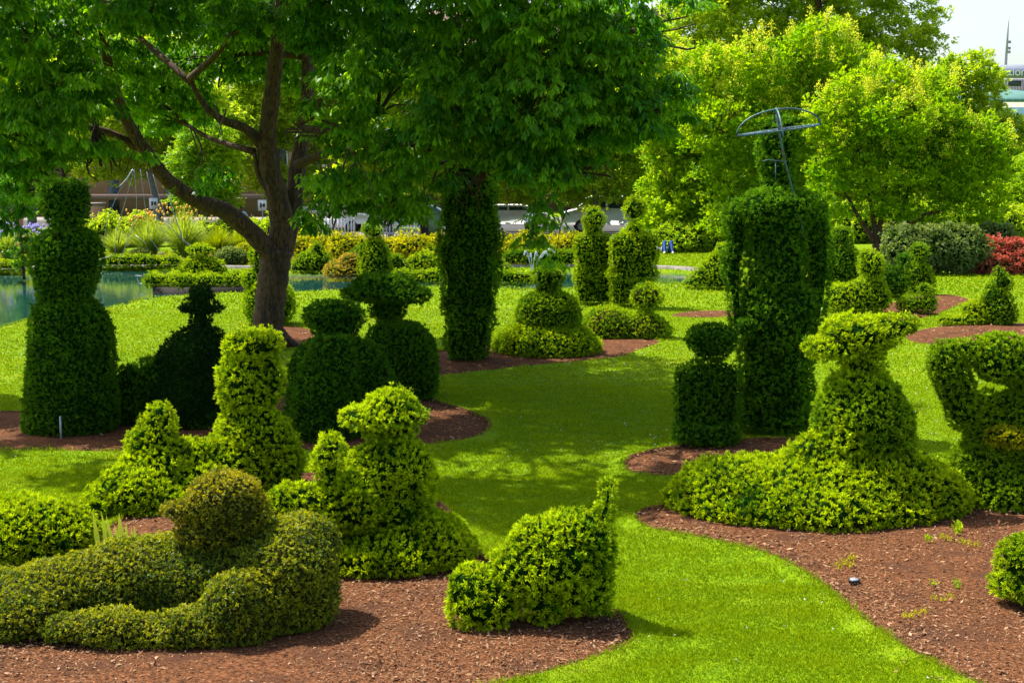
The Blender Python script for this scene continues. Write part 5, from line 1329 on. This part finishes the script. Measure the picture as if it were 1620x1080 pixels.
V, Q, vn, _ = surfnet(torso, .022, .03); mesh_obj('shirt', V, Q, M['grey_shirt'], root, smooth=True)
V, Q, vn, _ = surfnet([('e', np.array([X-.35, Y+1.19, .18]), np.array([.10, .12, .11]))], .022, .03); mesh_obj('hair', V, Q, M['brown_hair'], root, smooth=True)
for s in (-.16, .19):
    m_ = MB(); m_.lathe((X+s, Y-.36, 0.02), [(.045, 0), (.05, .03), (.035, .09)], 10, sy=2.2); m_.build('shoe', M['pale_sole'], root, True)

# =============================================================== FAR RIGHT BUILDINGS
Dt = 320.0
def tx(x): return atY(x, 110, Dt)[0]
zt = atY(1600, 103, Dt)[2]
towerm = brickmat('tower_panels', (.30,.30,.36), (.28,.28,.34), (.46,.46,.52), .5, .5, 2.0, .12)
root = empty('office_tower', (tx(1640), Dt, 0), 'distant grey office tower with rooftop lettering and ribbed facade', 'building')
x0, x1 = tx(1583), tx(1760)
mb = MB(); mb.box(x0, x1, Dt, Dt+30, 0, zt-.01); mb.build('wall', noisemat('tower_wall', (.30,.31,.37), (.34,.35,.41), .3, .7), root)
zb = atY(1600, 124, Dt)[2]
mb = MB(); mb.box(x0-.3, x1+.3, Dt-.5, Dt-.01, zb, zt); mb.build('parapet', noisemat('tower_top', (.20,.22,.32), (.23,.25,.35), .3, .6), root)
mb = MB(); zc_ = atY(1600, 126, Dt)[2]
for x in np.arange(x0, x1, 2.4*pxm(Dt)): mb.box(x, x+.8*pxm(Dt), Dt-.35, Dt-.01, 0, zc_)
mb.build('rib', M['concrete'], root)
mb = MB(); mb.box(tx(1596), tx(1616), Dt-.4, Dt-.37, atY(0, 128, Dt)[2]-1.2, atY(0, 128, Dt)[2]); mb.build('window', M['glass_dark'], root)
cu = bpy.data.curves.new('lettering', 'FONT'); cu.body = 'tionW'; cu.size = 17*pxm(Dt); cu.extrude = .15
lt = bpy.data.objects.new('lettering', cu); COL.objects.link(lt); lt.parent = root; lt.rotation_euler = (PI/2, 0, 0)
_dummy = None
lt.location = (tx(1594)-root.location[0], -.7, atY(0, 120, Dt)[2]); cu.materials.append(M['white_paint'])
bpy.context.view_layer.update()
_me = bpy.data.meshes.new_from_object(lt.evaluated_get(bpy.context.evaluated_depsgraph_get()))
_lm = bpy.data.objects.new('lettering', _me); COL.objects.link(_lm); _lm.parent = root; _lm.rotation_euler = lt.rotation_euler; _lm.location = lt.location
bpy.data.objects.remove(lt); _lm.name = 'lettering'
if not _me.materials: _me.materials.append(M['white_paint'])
root2 = empty('antenna_mast', (tx(1603), Dt+5, zt), 'thin lattice antenna mast on the tower roof', 'antenna')
mb = MB(); za = atY(1603, 16, Dt)[2]; xa = tx(1603)
mb.tube([(xa, Dt+5, zt-.02), (xa+.1, Dt+5, (zt+za)/2), (xa+.2, Dt+5, za)], [.30, .24, .08], 8); mb.build('mast', M['grey_metal'], root2)
for yy in (64, 74, 80):
    m_ = MB(); z_ = atY(0, yy, Dt)[2]; m_.box(xa+.1, xa+.9, Dt+4.8, Dt+5.2, z_-.3, z_+.3); m_.build('aerial', M['grey_metal'], root2)
Dh = 160.0
def hx(x, y=150): return atY(x, y, Dh)
root = empty('green_roof_building', (hx(1600)[0], Dh, 0), 'cream building with a green metal hip roof below the tower', 'building')
z1 = hx(0, 156)[2]; z2 = hx(0, 136)[2]; x0, x1 = hx(1530)[0], hx(1720)[0]
mb = MB(); mb.box(x0+.6, x1-.6, Dh, Dh+10, 0, z1-.3); mb.build('wall', noisemat('cream_wall', (.62,.58,.50), (.7,.66,.58), 1, .8), root)
mb = MB(); mb.box(x0+.6, x1-.6, Dh-.2, Dh-.01, 0, hx(0, 170)[2]); mb.build('glazing', noisemat('teal_glass', (.10,.20,.24), (.16,.28,.33), .6, .15), root)
gr = brickmat('green_roof', (.08,.20,.17), (.07,.18,.155), (.13,.27,.24), 1.0, .8, 60, .06)
xm0, xm1 = hx(1580)[0], hx(1600)[0]
V = [(x0, Dh-.6, z1), (x1, Dh-.6, z1), (x1, Dh+10.6, z1), (x0, Dh+10.6, z1), (xm0, Dh+5, z2), (xm1, Dh+5, z2)]
V = np.array(V + [(x0, Dh-.6, z1-.4), (x1, Dh-.6, z1-.4), (x1, Dh+10.6, z1-.4), (x0, Dh+10.6, z1-.4), ((x0+xm0)/2, Dh+7.8, (z1+z2)/2), ((x1+xm1)/2, Dh+7.8, (z1+z2)/2)])
mesh_obj('roof', V, [(0,1,5,4),(2,3,4,5),(3,0,4,10),(1,2,11,5),(0,6,7,1),(1,7,8,2),(2,8,9,3),(3,9,6,0),(6,9,8,7)], gr, root)

# =============================================================== LIGHT, SKY, CAMERA
sd = Vector((-.50, .28, 1.0)).normalized()
w = bpy.data.worlds.new('World'); scene.world = w; w.use_nodes = True
nt = w.node_tree; bg = nt.nodes['Background']
sky = nt.nodes.new('ShaderNodeTexSky'); sky.sky_type = 'NISHITA'; sky.sun_disc = False
sky.sun_elevation = math.asin(sd.z); sky.sun_rotation = math.atan2(sd.x, sd.y)
sky.air_density = 1.0; sky.dust_density = 3.2; sky.ozone_density = .6; sky.altitude = 200
nt.links.new(sky.outputs[0], bg.inputs[0]); bg.inputs[1].default_value = .14
sun = bpy.data.lights.new('sun', 'SUN'); sun.energy = 4.6; sun.angle = math.radians(.55); sun.color = (1, .95, .86)
so = bpy.data.objects.new('sun', sun); COL.objects.link(so); so.rotation_euler = (-sd).to_track_quat('-Z', 'Y').to_euler(); so.location = (-20, 30, 50)
cam = bpy.data.cameras.new('camera'); cam.sensor_width = 36; cam.lens = 50; cam.clip_end = 6000; cam.clip_start = .1
co = bpy.data.objects.new('camera', cam); COL.objects.link(co); co.location = (0, 0, CAMH); co.rotation_euler = (PI/2 - TH, 0, 0)
scene.camera = co
scene.view_settings.view_transform = 'Standard'; scene.view_settings.look = 'None'; scene.view_settings.gamma = 1
scene.view_settings.exposure = 1.1
scene.cycles.max_bounces = 8; scene.cycles.transmission_bounces = 6; scene.cycles.diffuse_bounces = 5; scene.cycles.transparent_max_bounces = 8
